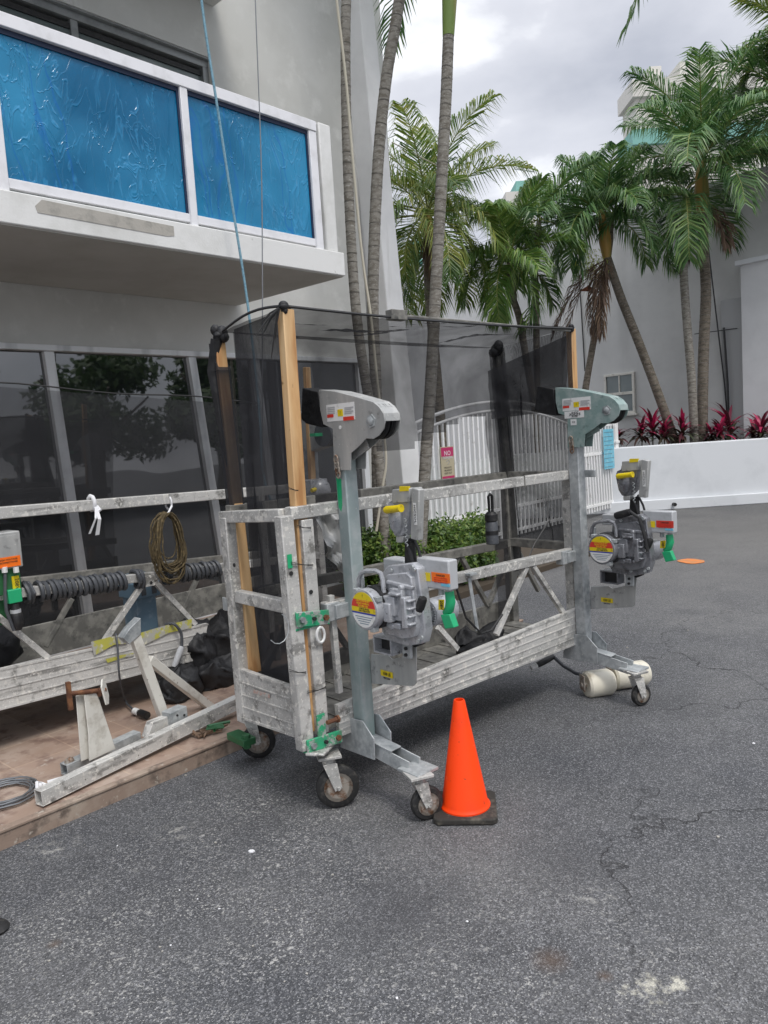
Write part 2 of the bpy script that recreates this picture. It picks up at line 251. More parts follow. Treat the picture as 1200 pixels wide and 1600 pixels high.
def asphalt():
    m = D.materials.new('worn_asphalt'); m.use_nodes = True; t = m.node_tree; b = t.nodes['Principled BSDF']; L = t.links.new
    tc = t.nodes.new('ShaderNodeTexCoord'); co = tc.outputs['Object']
    def noise(sc, det=6, rough=.6, dist=0):
        n = _n(t, 'ShaderNodeTexNoise'); n.inputs['Scale'].default_value = sc; n.inputs['Detail'].default_value = det; n.inputs['Roughness'].default_value = rough; n.inputs['Distortion'].default_value = dist; L(co, n.inputs[0]); return n.outputs[0]
    def rng(v, a, b_, c=0., d=1.):
        r = _n(t, 'ShaderNodeMapRange'); r.inputs[1].default_value = a; r.inputs[2].default_value = b_; r.inputs[3].default_value = c; r.inputs[4].default_value = d; L(v, r.inputs[0]); return r.outputs[0]
    def mix(f, a, bb):
        x = t.nodes.new('ShaderNodeMixRGB'); L(f, x.inputs[0])
        for s, v in ((1, a), (2, bb)):
            if isinstance(v, tuple): x.inputs[s].default_value = rgba(v)
            else: L(v, x.inputs[s])
        return x.outputs[0]
    def mth(op, a, bb):
        x = _n(t, 'ShaderNodeMath', operation=op)
        for s, v in ((0, a), (1, bb)):
            if isinstance(v, (int, float)): x.inputs[s].default_value = v
            else: L(v, x.inputs[s])
        return x.outputs[0]
    def blob(x, y, r0, r1):
        d = _n(t, 'ShaderNodeVectorMath', operation='DISTANCE'); L(co, d.inputs[0]); d.inputs[1].default_value = (x, y, 0); return rng(d.outputs['Value'], r0, r1, 1, 0)
    v = _n(t, 'ShaderNodeTexVoronoi'); v.inputs['Scale'].default_value = 190; L(co, v.inputs[0])
    v2 = _n(t, 'ShaderNodeTexVoronoi'); v2.inputs['Scale'].default_value = 60; L(co, v2.inputs[0])
    agg = rng(v.outputs['Color'], .2, .95); agg2 = rng(v2.outputs['Color'], .55, 1)
    c = mix(rng(noise(.55, 5), .38, .66), (.062, .065, .072), (.135, .134, .132))
    c = mix(mth('MULTIPLY', rng(noise(2.6, 5), .5, .7), .6), c, (.05, .052, .056))
    c = mix(mth('MULTIPLY', rng(v.outputs['Color'], .62, .98), .85), c, (.30, .30, .31))
    c = mix(mth('MULTIPLY', rng(v.outputs['Color'], .40, .05), .7), c, (.022, .023, .026))
    c = mix(mth('MULTIPLY', agg2, .30), c, (.03, .031, .034))
    c = mix(mth('MULTIPLY', rng(noise(150, 2, .6), .62, .68), .75), c, (.42, .42, .41))
    far = blob(5.5, 9.5, .5, 5.5)
    c = mix(mth('MULTIPLY', far, .45), c, (.20, .19, .17))
    # pale mortar spatter, thick near the kerb and towards the bottom right
    sp = mth('MULTIPLY', mth('MAXIMUM', rng(noise(75, 6, .7), .565, .61), rng(noise(30, 8, .75), .575, .62)), rng(noise(3.5, 5, .6), .36, .56))
    zone = mth('MAXIMUM', mth('MAXIMUM', blob(-.75, 2.3, .15, 1.1), blob(-.5, 3.1, .1, .7)), mth('MULTIPLY', blob(.25, 2.0, .1, 1.0), .7))
    c = mix(mth('MULTIPLY', mth('MULTIPLY', sp, rng(zone, 0, .7)), .72), c, (.52, .51, .48))
    sp2 = rng(noise(70, 4, .7), .68, .72)
    c = mix(mth('MULTIPLY', sp2, .6), c, (.45, .44, .42))
    P = WF.hit(1010, 1545, 'z', 0); Q = WF.hit(1065, 1535, 'z', 0)
    sp3 = rng(mth('ADD', noise(14, 8, .7), mth('MULTIPLY', mth('MAXIMUM', blob(P.x, P.y, .0, .085), blob(Q.x, Q.y, .0, .06)), .25)), .62, .74)
    c = mix(mth('MULTIPLY', sp3, mth('MAXIMUM', blob(P.x, P.y, .03, .14), blob(Q.x, Q.y, .03, .11))), c, (.52, .50, .42))
    # smears
    for (x, y, r_) in ((85, 1325, .13), (275, 1300, .1), (930, 1400, .08)):
        q = WF.hit(x, y, 'z', 0); c = mix(mth('MULTIPLY', mth('MULTIPLY', blob(q.x, q.y, .02, r_), rng(noise(22, 7, .7), .5, .62)), .7), c, (.40, .39, .36))
    for (x, y, r_) in ((945, 1525, .03), (860, 1500, .07), (85, 1475, .03)):
        q = WF.hit(x, y, 'z', 0); c = mix(mth('MULTIPLY', blob(q.x, q.y, .0, r_), .6), c, (.10, .06, .035))
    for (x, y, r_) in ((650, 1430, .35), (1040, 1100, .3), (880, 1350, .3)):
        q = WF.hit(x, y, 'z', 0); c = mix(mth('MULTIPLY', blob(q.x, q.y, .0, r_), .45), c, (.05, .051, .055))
    # cracks
    nx = _n(t, 'ShaderNodeTexNoise'); nx.inputs['Scale'].default_value = 5; nx.inputs['Detail'].default_value = 7; L(co, nx.inputs[0])
    ad = t.nodes.new('ShaderNodeMixRGB'); ad.blend_type = 'ADD'; ad.inputs[0].default_value = .4; L(co, ad.inputs[1]); L(nx.outputs['Color'], ad.inputs[2])
    vc = _n(t, 'ShaderNodeTexVoronoi', feature='DISTANCE_TO_EDGE'); vc.inputs['Scale'].default_value = .9; L(ad.outputs[0], vc.inputs[0])
    crk = rng(vc.outputs['Distance'], .001, .006, 1, 0)
    zc = mth('MAXIMUM', blob(2.6, 4.3, .6, 2.2), blob(1.4, 2.3, .5, 1.2))
    zc = mth('MULTIPLY', zc, rng(noise(1.3, 3), .36, .5))
    crk = mth('MULTIPLY', crk, zc); c = mix(mth('MULTIPLY', crk, .8), c, (.012, .012, .013))
    L(c, b.inputs['Base Color']); b.inputs['Roughness'].default_value = .82; b.inputs['Specular IOR Level'].default_value = .45
    hh = mth('SUBTRACT', mth('ADD', v.outputs['Distance'], mth('MULTIPLY', noise(30, 5), 1.2)), mth('MULTIPLY', crk, 3))
    bp = t.nodes.new('ShaderNodeBump'); bp.inputs['Strength'].default_value = .65; bp.inputs['Distance'].default_value = .006; L(hh, bp.inputs['Height']); L(bp.outputs[0], b.inputs['Normal'])
    return m
M['asphalt'] = asphalt()

def tiles():
    m = mat('terracotta_patio_tile', (.34, .245, .19), .55, 0, [((.42, .33, .27), 3, .45, .62, 8), ((.22, .15, .12), 9, .52, .66, 8), ((.48, .42, .36), 22, .62, .7, 8)], rr=(5, .35, .7))
    t = m.node_tree; L = t.links.new; b = t.nodes['Principled BSDF']; src = b.inputs['Base Color'].links[0].from_socket
    tc = t.nodes.new('ShaderNodeTexCoord'); br = t.nodes.new('ShaderNodeTexBrick'); br.offset = 0; br.inputs['Scale'].default_value = 1
    br.inputs['Brick Width'].default_value = .305; br.inputs['Row Height'].default_value = .305; br.inputs['Mortar Size'].default_value = .004
    br.inputs['Color1'].default_value = (1, 1, 1, 1); br.inputs['Color2'].default_value = (.86, .84, .82, 1); br.inputs['Mortar'].default_value = (1.15, 1.15, 1.1, 1)
    L(tc.outputs['Object'], br.inputs[0]); x = t.nodes.new('ShaderNodeMixRGB'); x.blend_type = 'MULTIPLY'; x.inputs[0].default_value = 1; L(src, x.inputs[1]); L(br.outputs[0], x.inputs[2]); L(x.outputs[0], b.inputs['Base Color'])
    return m
M['tile'] = tiles()

# ------------------------------------------------------------------ mesh helpers
def V(*a): return Vector(a)
class MB:
    def __init__(s): s.v = []; s.f = []; s.m = []; s.mi = 0
    def add(s, vs, fs):
        b = len(s.v); s.v += [tuple(q) for q in vs]; s.f += [tuple(b + i for i in f) for f in fs]; s.m += [s.mi] * len(fs)
    def box(s, x0, x1, y0, y1, z0, z1):
        s.add([(x, y, z) for z in (z0, z1) for y in (y0, y1) for x in (x0, x1)], [(0, 2, 3, 1), (4, 5, 7, 6), (0, 1, 5, 4), (2, 6, 7, 3), (0, 4, 6, 2), (1, 3, 7, 5)]); return s
    def bar(s, a, b, w, h, up=(0, 0, 1)):
        a, b = Vector(a), Vector(b); d = (b - a).normalized(); up = Vector(up)
        if abs(d.dot(up)) > .97: up = Vector((0, 1, 0)) if abs(d.y) < .9 else Vector((1, 0, 0))
        sx = d.cross(up).normalized() * w / 2; sz = sx.cross(d).normalized() * h / 2
        s.add([a - sx - sz, a + sx - sz, a + sx + sz, a - sx + sz, b - sx - sz, b + sx - sz, b + sx + sz, b - sx + sz],
              [(0, 1, 2, 3), (7, 6, 5, 4), (0, 4, 5, 1), (1, 5, 6, 2), (2, 6, 7, 3), (3, 7, 4, 0)]); return s
    def tube(s, pts, r, seg=8, cap=True):
        pts = [Vector(p) for p in pts]; n = len(pts); rr = r if isinstance(r, (list, tuple)) else [r] * n
        vs = []; ref = None
        for i, p in enumerate(pts):
            d = (pts[min(i + 1, n - 1)] - pts[max(i - 1, 0)])
            d = d.normalized() if d.length > 1e-9 else Vector((0, 0, 1))
            if ref is None: ref = d.orthogonal().normalized()
            ref = (ref - d * ref.dot(d)); ref = ref.normalized() if ref.length > 1e-6 else d.orthogonal().normalized()
            q = d.cross(ref)
            for k in range(seg):
                a = 2 * math.pi * k / seg; vs.append(p + (ref * math.cos(a) + q * math.sin(a)) * rr[i])
        fs = [(i * seg + k, i * seg + (k + 1) % seg, (i + 1) * seg + (k + 1) % seg, (i + 1) * seg + k) for i in range(n - 1) for k in range(seg)]
        if cap: fs += [tuple(range(seg))[::-1], tuple((n - 1) * seg + k for k in range(seg))]
        s.add(vs, fs); return s
    def cyl(s, a, b, r0, r1=None, seg=20): return s.tube([a, b], [r0, r0 if r1 is None else r1], seg)
    def lathe(s, c, axis, prof, seg=24):
        """prof: (distance along axis, radius) pairs."""
        c = Vector(c); ax = Vector(axis).normalized(); p = ax.orthogonal().normalized(); q = ax.cross(p); vs = []; n = len(prof)
        for (h, r) in prof:
            for k in range(seg):
                a = 2 * math.pi * k / seg; vs.append(c + ax * h + (p * math.cos(a) + q * math.sin(a)) * max(r, 1e-4))
        fs = [(i * seg + k, i * seg + (k + 1) % seg, (i + 1) * seg + (k + 1) % seg, (i + 1) * seg + k) for i in range(n - 1) for k in range(seg)]
        fs += [tuple(range(seg))[::-1], tuple((n - 1) * seg + k for k in range(seg))]
        s.add(vs, fs); return s
    def prism(s, poly, off):
        """poly: 3-D points of a planar outline, extruded by off."""
        poly = [Vector(p) for p in poly]; off = Vector(off); n = len(poly)
        s.add(poly + [p + off for p in poly], [tuple(range(n))[::-1], tuple(range(n, 2 * n))] + [(i, (i + 1) % n, n + (i + 1) % n, n + i) for i in range(n)]); return s
    def quad(s, a, b, c, d): s.add([a, b, c, d], [(0, 1, 2, 3)]); return s
    def ball(s, c, r, seg=10, rings=6):
        c = Vector(c); r = Vector(r) if not isinstance(r, (int, float)) else Vector((r, r, r)); vs = []
        for i in range(rings + 1):
            t = math.pi * i / rings
            for k in range(seg):
                a = 2 * math.pi * k / seg; vs.append(c + Vector((r.x * math.sin(t) * math.cos(a), r.y * math.sin(t) * math.sin(a), r.z * math.cos(t))))
        s.add(vs, [(i * seg + k, (i + 1) * seg + k, (i + 1) * seg + (k + 1) % seg, i * seg + (k + 1) % seg) for i in range(rings) for k in range(seg)]); return s
    def build(s, name, mats, parent=None, bevel=0, smooth=True, **tags):
        me = D.meshes.new(name); me.from_pydata(s.v, [], s.f); me.validate(); 
        if not isinstance(mats, (list, tuple)): mats = [mats]
        for m in mats: me.materials.append(M[m])
        if len(mats) > 1 and len(me.polygons) == len(s.m): me.polygons.foreach_set('material_index', s.m)
        import bmesh
        if len(s.f) < 30000 and smooth:
            bm = bmesh.new(); bm.from_mesh(me); bmesh.ops.recalc_face_normals(bm, faces=bm.faces); bm.to_mesh(me); bm.free()
            me.polygons.foreach_set('use_smooth', [True] * len(me.polygons)); me.set_sharp_from_angle(angle=R(38))
        me.update(); o = D.objects.new(name, me); COL.objects.link(o)
        if parent: o.parent = parent
        if bevel:
            b = o.modifiers.new('bevel', 'BEVEL'); b.width = bevel; b.segments = 2; b.limit_method = 'ANGLE'; b.angle_limit = R(50); b.harden_normals = False
        for k, v in tags.items(): o[k] = v
        return o
def thing(name, label, cat, fr=None, group=None, loc=None):
    o = D.objects.new(name, None); COL.objects.link(o); o.empty_display_size = .1
    if fr: o.location = fr.o; o.rotation_euler = (0, 0, fr.rz)
    if loc: o.location = loc
    o['label'] = label; o['category'] = cat
    if group: o['group'] = group
    return o
def tag(o, label, cat, group=None, fr=None):
    o['label'] = label; o['category'] = cat
    if group: o['group'] = group
    if fr: o.location = fr.o; o.rotation_euler = (0, 0, fr.rz)
    return o
def struct(o, fr=None, kind='structure'):
    o['kind'] = kind
    if fr: o.location = fr.o; o.rotation_euler = (0, 0, fr.rz)
    return o
def text(name, s, m, parent, org, ex, ey, size, align='CENTER', ext=.0006, fit=None):
    """Flat lettering: org centre of the baseline, ex along the writing, ey up the letters."""
    cu = D.curves.new(name, 'FONT'); cu.body = s; cu.size = size; cu.extrude = ext; cu.align_x = align; cu.align_y = 'CENTER'; cu.resolution_u = 2
    tmp = D.objects.new(name, cu); COL.objects.link(tmp)
    dg = bpy.context.evaluated_depsgraph_get(); me = D.meshes.new_from_object(tmp.evaluated_get(dg)); D.objects.remove(tmp)
    ex = Vector(ex).normalized(); ey = Vector(ey).normalized(); ez = ex.cross(ey).normalized(); ey = ez.cross(ex)
    sc = 1
    if fit:
        xs = [v.co.x for v in me.vertices]
        if xs: sc = fit / max(1e-6, max(xs) - min(xs))
    T = Matrix(((ex.x, ey.x, ez.x, org[0]), (ex.y, ey.y, ez.y, org[1]), (ex.z, ey.z, ez.z, org[2]), (0, 0, 0, 1)))
    me.transform(T @ Matrix.Diagonal((sc, 1, 1, 1))); me.materials.clear(); me.materials.append(M[m])
    o = D.objects.new(name, me); COL.objects.link(o); o.parent = parent; return o
def copy_tree(o, parent=None):
    c = o.copy(); COL.objects.link(c); c.parent = parent
    for ch in list(o.children): copy_tree(ch, c)
    return c
rnd = random.Random(7)

# ================================================================== SETTING
g = MB(); g.box(-60, 60, -40, 120, -.3, 0); o = g.build('asphalt_ground', 'asphalt', smooth=False); struct(o)
g = MB(); g.box(-6, 3.9, .03, 2.6, -.02, .078); o = g.build('tiled_patio', 'tile', smooth=False); struct(o, BF)
g = MB(); g.box(-6, 3.92, 0, .028, -.02, .068); g.box(-6, 3.92, -.006, .034, .069, .084)
o = g.build('patio_kerb', 'kerb', bevel=.004); struct(o, BF)
g = MB(); g.box(3.95, 7.2, 1.1, 3.6, -.02, .06); o = g.build('planting_bed', 'soil', smooth=False); struct(o, BF)
g = MB(); g.box(2.2, 15, 13.42, 15.5, -.02, 1.0); o = g.build('raised_bed_soil', 'soil', smooth=False); struct(o)

# ------------------------------------------------------------------ hotel
hotel = thing('hotel_building', 'pale grey hotel with blue filmed balcony and dark ground floor glass', 'building', BF)
h = lambda px, py, y=2.55: BF.hit(px, py, 'y', y)
g = MB()
g.box(-5, 5.12, 2.55, 2.75, 2.40, 2.95)
g.box(3.33, 5.12, 2.55, 2.75, 2.95, 8.8)
g.box(-5, 3.33, 2.55, 2.75, 4.97, 8.8)
g.box(4.98, 5.12, 2.551, 2.75, .06, 2.40)
g.build('wall', 'stucco', hotel, smooth=False)
g = MB(); g.box(5.12, 5.95, 2.80, 3.1, .06, 8.8); g.box(5.12, 9.5, 3.6, 3.9, .06, .9)
g.box(-5, 5.5, 3.4, 9.5, .06, 8.8); g.build('rear_block', 'stucco', hotel, smooth=False)
def line_at(a, b, y, z):
    A, B = h(*a, y), h(*b, y); t = (z - A.z) / (B.z - A.z); return V(A.x + (B.x - A.x) * t, y, z)
y = 2.3
pl = [line_at((602, 450), (630, 760), y, z) for z in (.06, 8.8)]; pr = [line_at((628, 450), (657, 737), y, z) for z in (.06, 8.8)]
g = MB(); g.prism([pl[0], pr[0], pr[1], pl[1]], (0, .9, 0)); g.build('slanted_fin', 'fin', hotel, bevel=.01)
g = MB()
for xx in (5.2, 5.29): g.tube([(xx, 2.76, .1), (xx - .12, 2.76, 8.6)], .022, 8)
g.build('drain_pipe', 'pilaster', hotel)
# balconies
g = MB(); g.box(-5, 3.40, 1.15, 2.549, 2.84, 3.02); bal = g.build('balcony_slab', 'stuccow', hotel, bevel=.008)
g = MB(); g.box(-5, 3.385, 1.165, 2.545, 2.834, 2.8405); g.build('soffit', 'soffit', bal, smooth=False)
a = h(57, 312, 1.147); b = h(272, 362, 1.147)
g = MB(); g.prism([(a.x, 1.147, 2.925), (b.x - .05, 1.147, 2.915), (b.x, 1.147, 2.925), (b.x, 1.147, 2.985), (a.x + .03, 1.147, 3.0), (a.x - .01, 1.147, 2.96)], (0, .0022, 0)); g.build('mortar_patch', 'patch', bal)
g = MB(); g.box(-5, 3.40, 1.15, 2.549, 5.42, 5.62); g.build('upper_balcony_slab', 'stucco', hotel, bevel=.008)
g = MB(); y0, y1 = 1.17, 1.215
ZT, ZB = 3.97, 3.075
xm = h(294, 230, y0).x; xl = h(2, 250, y0).x; xr = 3.17
g.box(-5, xr + .03, y0 - .01, y1 + .01, ZT - .075, ZT)
for i, xx in enumerate((xl - 2.2, xl - 1.1, xl, xm)): g.box(xx - .028, xx + .028, y0 - .004, y1, 3.02, ZT - .075)
g.box(xr - .045, xr + .03, y0 - .004, y1, 3.02, ZT - .075)
rail = g.build('balcony_railing', 'railwhite', hotel, bevel=.004)
spans = [(-5, xl - 2.228), (xl - 2.172, xl - 1.128), (xl - 1.072, xl - .028), (xl + .028, xm - .028), (xm + .028, xr - .045)]
for a, b in spans:
    g = MB(); g.box(a, b, y0 + .006, y1 - .006, ZB - .035, ZB + .02); g.build('bottom_rail', 'railwhite', rail, bevel=.003)
    g = MB(); n = 30; mz = 22; vs = []; rr_ = random.Random(int(a * 100))
    zt = ZT - .075
    for j in range(mz + 1):
        for i in range(n + 1):
            u_, v_ = i / n, j / mz; ed = min(1, min(u_, 1 - u_, v_, 1 - v_) * 8)
            vs.append((a + (b - a) * u_, 1.196 + ed * .006 * math.sin(u_ * 9 + v_ * 4 + a) * math.sin(v_ * 7 - u_ * 3), ZB + .02 + (zt - ZB - .02) * v_))
    g.add(vs, [(j * (n + 1) + i, j * (n + 1) + i + 1, (j + 1) * (n + 1) + i + 1, (j + 1) * (n + 1) + i) for j in range(mz) for i in range(n)])
    g.build('filmed_glass_pane', 'film', rail)
    g = MB(); g.box(a, b, 1.186, 1.20, zt - .03, zt); g.box(b - .016, b, 1.186, 1.20, ZB + .02, zt - .03); g.build('glazing_gasket', 'gasket', rail)
g = MB(); g.box(3.235, 3.36, 1.17, 1.26, 3.02, 3.98); g.build('end_post', 'stuccow', hotel, bevel=.01)
# upper sliding window
g = MB(); g.box(-5, 3.33, 2.60, 2.68, 4.90, 4.97); g.box(3.27, 3.33, 2.60, 2.68, 3.02, 4.90)
for xx in (2.1, .6, -1): g.box(xx - .03, xx + .03, 2.61, 2.68, 3.02, 4.90)
g.box(-5, 3.33, 2.56, 2.598, 4.955, 4.969)
uw = g.build('upper_window', 'winframe', hotel, bevel=.003)
g = MB(); g.box(-5, 3.27, 2.64, 2.655, 3.02, 4.83); g.build('pane', 'glassg', uw, smooth=False)
g = MB(); g.box(-5, 3.27, 2.625, 2.66, 4.83, 4.87); g.build('track', 'black', uw)
# ground floor glazing: head rail, leaning mullions, dark panes
g = MB(); g.box(-5, 4.98, 2.50, 2.62, 2.355, 2.40); g.box(-5, 4.98, 2.53, 2.62, .06, .14)
sw = g.build('shopfront_window', 'mullion', hotel, bevel=.004)
for (a, b) in (((73, 545), (125, 883)), ((297, 556), (357, 930))):
    p0 = line_at(a, b, 2.56, 2.355); p1 = line_at(a, b, 2.56, .14)
    g = MB(); g.bar(p0, p1, .075, .06, (0, 1, 0)); g.build('mullion', 'mullion', sw, bevel=.003)
for k in (-2, -1, 3.55, 4.95):
    g = MB(); g.bar((k, 2.56, 2.355), (k + .12 if k < 4 else k, 2.56, .14), .075, .06, (0, 1, 0)); g.build('mullion', 'mullion', sw, bevel=.003)
g = MB(); g.box(-5, 4.98, 2.575, 2.59, .14, 2.355); g.build('pane', 'glass', sw, smooth=False)

# ------------------------------------------------------------------ grey wall building and far buildings
gb = thing('grey_wall_building', 'tall windowless looking grey stucco building behind the palms and planter', 'building', GF)
g = MB(); g.box(-9.2, 9, 0, .4, 0, 5.9); g.box(-9.4, -9.0, .4, 8, 0, 5.9); g.build('wall', 'gwall', gb, smooth=False)
g = MB(); g.box(-9.25, 9, -.05, .45, 5.9, 6.0); g.build('coping', 'gwallw', gb, bevel=.01)
a = GF.hit(1157, 415, 'y', -.4)
g = MB(); g.box(a.x, 9, -.4, -.002, 0, a.z); g.build('projecting_bay', 'gwallw', gb, smooth=False)
g = MB(); g.box(a.x - .08, 9, -.46, -.002, a.z, a.z + .09); g.build('bay_coping', 'planter', gb, bevel=.01)
b = GF.hit(1126, 470, 'y', -.12); g = MB(); g.box(b.x, a.x - .002, -.12, -.002, 0, b.z); g.build('pilaster', 'pilaster', gb, smooth=False)
w0 = GF.hit(945, 586, 'y', 0); w1 = GF.hit(994, 645, 'y', 0)
wx0, wx1, wz0, wz1 = min(w0.x, w1.x), max(w0.x, w1.x), w1.z, w0.z
g = MB(); fw = .05
g.box(wx0, wx1, -.05, -.003, wz0, wz0 + fw); g.box(wx0, wx1, -.05, -.003, wz1 - fw, wz1); g.box(wx0, wx0 + fw, -.05, -.003, wz0 + fw, wz1 - fw); g.box(wx1 - fw, wx1, -.05, -.003, wz0 + fw, wz1 - fw)
zm = (wz0 + wz1) / 2; g.box(wx0 + fw, wx1 - fw, -.045, -.003, zm - .03, zm + .03); g.box((wx0 + wx1) / 2 - .015, (wx0 + wx1) / 2 + .015, -.035, -.003, zm + .03, wz1 - fw)
g.box(wx0 - .05, wx1 + .05, -.08, -.003, wz0 - .05, wz0)
wo = g.build('window', 'offwhite', gb, bevel=.004)
g = MB(); g.box(wx0 + fw, wx1 - fw, -.02, -.004, wz0 + fw, wz1 - fw); g.build('pane', 'glassg', wo, smooth=False)
def wire(name, pts, fr, ax, val, r, m, label, cat, group=None):
    P = [fr.hit(x, y, ax, val) for x, y in pts]
    g = MB(); g.tube(P, r, 6); o = g.build(name, m); tag(o, label, cat, group, fr); return o
wire('wall_cable', [(1106, 380), (1120, 500), (1132, 600), (1138, 672)], GF, 'y', -.14, .014, 'black', 'black cable running down the grey wall beside the tallest palm', 'cable')
wire('wall_cable', [(1131, 512), (1137, 600), (1139, 668)], GF, 'y', -.16, .022, 'black', 'short thick black cable beside the dark pilaster', 'cable')
wire('wall_cable', [(902, 400), (908, 480), (914, 580)], GF, 'y', -.03, .014, 'black', 'thin black cable on grey wall left of the leaning palm', 'cable')
wire('wall_cable', [(1085, 522), (1152, 513)], GF, 'y', -.13, .008, 'black', 'thin cable crossing the dark pilaster horizontally', 'cable')

def far_box(px0, py0, px1, py1, Y, depth, mb):
    a = WF.hit(px0, py0, 'y', Y); b = WF.hit(px1, py1, 'y', Y); mb.box(min(a.x, b.x), max(a.x, b.x), Y, Y + depth, min(a.z, b.z), max(a.z, b.z)); return a, b
tw = thing('cream_tower', 'cream stepped roof of a tall building above the right palms', 'building', WF)
g = MB(); a, b = far_box(992, 128, 1290, 700, 60, 3, g); g2 = MB()
g.build('wall', 'tower', tw, smooth=False)
g = MB(); far_box(1014, 104, 1034, 126, 62, 3, g); g.build('chimney', 'tower', tw)
g = MB(); far_box(1062, 96, 1300, 122, 62.2, 3, g); g.build('penthouse', 'tower', tw, smooth=False)
g = MB(); far_box(988, 202, 1295, 206, 59.6, 3.6, g); g.build('turquoise_band', 'turq', tw)
g = MB(); far_box(988, 124, 1295, 131, 59.6, 3.6, g); g.build('cornice', 'tower', tw)
tb = thing('turquoise_roof_building', 'small turquoise topped roof structure showing between two palm crowns', 'building', WF)
g = MB(); far_box(790, 300, 850, 640, 45, 6, g); g.build('wall', 'tower', tb, smooth=False)
g = MB(); far_box(806, 283, 840, 301, 46, 3, g); g.build('plant_room', 'turq', tb)
g = MB(); a = WF.hit(828, 283, 'y', 46.5); g.tube([a, a + V(-.4, 0, .8)], .04, 5); g.tube([a + V(-.9, 0, .75), a + V(.3, 0, .5)], .04, 5); g.build('antenna', 'pilaster', tb)
ft = thing('distant_tower', 'distant white apartment tower with turquoise ledges beyond the coconut palm', 'building', WF)
g = MB(); far_box(640, 366, 676, 700, 80, 8, g); g.build('wall', 'planter', ft, smooth=False)
for k, yy in enumerate((378, 392, 406, 420)):
    g = MB(); far_box(636, yy, 662, yy + 2.2, 78.8, 1.3, g); g.build('balcony_ledge', 'turq', ft)
    g = MB(); far_box(655, yy + 5, 661, yy + 10, 79.93, .05, g); g.build('window', 'glassg', ft)

# ------------------------------------------------------------------ planter wall
pw = MB(); pw.box(2.2, 15, 13.2, 13.4, 0, 1.12); pwo = pw.build('planter_wall', 'planter', bevel=.02)
tag(pwo, 'low white rendered planter wall along the far side of the lot', 'wall')
g = MB(); g.box(2.2, 15, 13.14, 13.198, 0, .19); g.build('plinth', 'planter', pwo, bevel=.015)
q = WF.hit(1053, 788, 'y', 13.12); g = MB(); g.cyl((q.x, 13.139, q.z), (q.x, 13.06, q.z), .03, .03, 10); g.build('spout', 'black', pwo)

# ------------------------------------------------------------------ gate and fence
GT = Fr((.43, 9.3, 0), 42)
def arc_h(x): return 1.56 + .26 * (1 - ((x - 1.9) / 1.95) ** 2)
def leaf(x0, x1, label):
    t = thing('gate_leaf', label, 'gate', GT, 'white curved gate leaves')
    n = 16; g = MB(); g2 = MB()
    g.tube([(x0 + (x1 - x0) * i / n, 0, arc_h(x0 + (x1 - x0) * i / n) + .12) for i in range(n + 1)], .022, 8)
    g.tube([(x0 + (x1 - x0) * i / n, 0, arc_h(x0 + (x1 - x0) * i / n)) for i in range(n + 1)], .02, 8)
    for z in (.12, .46): g.box(x0, x1, -.015, .015, z - .02, z + .02)
    for x in (x0, x1): g.box(x - .025, x + .025, -.025, .025, .04, arc_h(x) + .12)
    g.build('frame', 'gate', t)
    k = int((x1 - x0) / .108)
    for i in range(1, k):
        x = x0 + (x1 - x0) * i / k; g2 = MB(); g2.box(x - .016, x + .016, -.012, .012, .05, arc_h(x)); g2.build('picket', 'gate', t)
    g = MB(); g.box(x0 + .03, x1 - .03, .016, .022, .50, 1.18); g.build('privacy_panel', 'gatepanel', t)
    return t
leaf(.0, 1.87, 'white arched gate leaf carrying the no trespassing sign')
leaf(1.95, 3.82, 'white arched gate leaf seen through black debris netting')
ns = thing('no_trespassing_sign', 'magenta and cream no trespassing sign fixed to the white gate', 'sign', GT)
a = GT.hit(684, 699, 'y', -.03); b = GT.hit(714, 757, 'y', -.03); sw_ = .27; cx_ = (a.x + b.x) / 2; z0, z1 = b.z, a.z
g = MB(); g.box(cx_ - sw_ / 2, cx_ + sw_ / 2, -.036, -.03, z0, z1); g.build('board', 'cream', ns)
hh = z1 - z0
g = MB(); g.box(cx_ - sw_ / 2 + .01, cx_ + sw_ / 2 - .01, -.039, -.0365, z1 - .25 * hh, z1 - .01); g.build('header', 'magenta', ns)
g = MB(); g.box(cx_ - sw_ / 2 + .01, cx_ + sw_ / 2 - .01, -.039, -.0365, z0 + .01, z0 + .25 * hh); g.build('footer', 'magenta', ns)
EX, EZ = V(1, 0, 0), V(0, 0, 1)
text('lettering', 'NO', 'whiteink', ns, V(cx_, -.0395, z1 - .085), EX, EZ, .085)
text('lettering', 'TRESPASSING', 'whiteink', ns, V(cx_, -.0395, z1 - .14), EX, EZ, .045, fit=.21)
g = MB(); g.tube([(cx_ - .03, -.038, z0 + .62 * hh), (cx_ + .02, -.038, z0 + .66 * hh), (cx_ + .035, -.038, z0 + .6 * hh), (cx_, -.038, z0 + .55 * hh)], .004, 5); g.build('pictogram', 'pilaster', ns)
for i, s in enumerate(('PRIVATE', 'PROPERTY', 'KEEP OUT')): text('lettering', s, 'ink', ns, V(cx_, -.0368, z0 + hh * (.46 - .07 * i)), EX, EZ, .035, fit=.15)
text('lettering', 'VIOLATORS WILL', 'whiteink', ns, V(cx_, -.0395, z0 + .075), EX, EZ, .03, fit=.2)
text('lettering', 'BE PROSECUTED', 'whiteink', ns, V(cx_, -.0395, z0 + .04), EX, EZ, .03, fit=.2)
fe = thing('picket_fence', 'white steel picket fence with end post right of the platform', 'fence', GT)
fx0, fx1 = 3.9, 5.35
g = MB()
for z in (.2, 1.52, 1.05): g.box(fx0, fx1, -.018, .018, z - .02, z + .02)
g.build('rail', 'gate', fe)
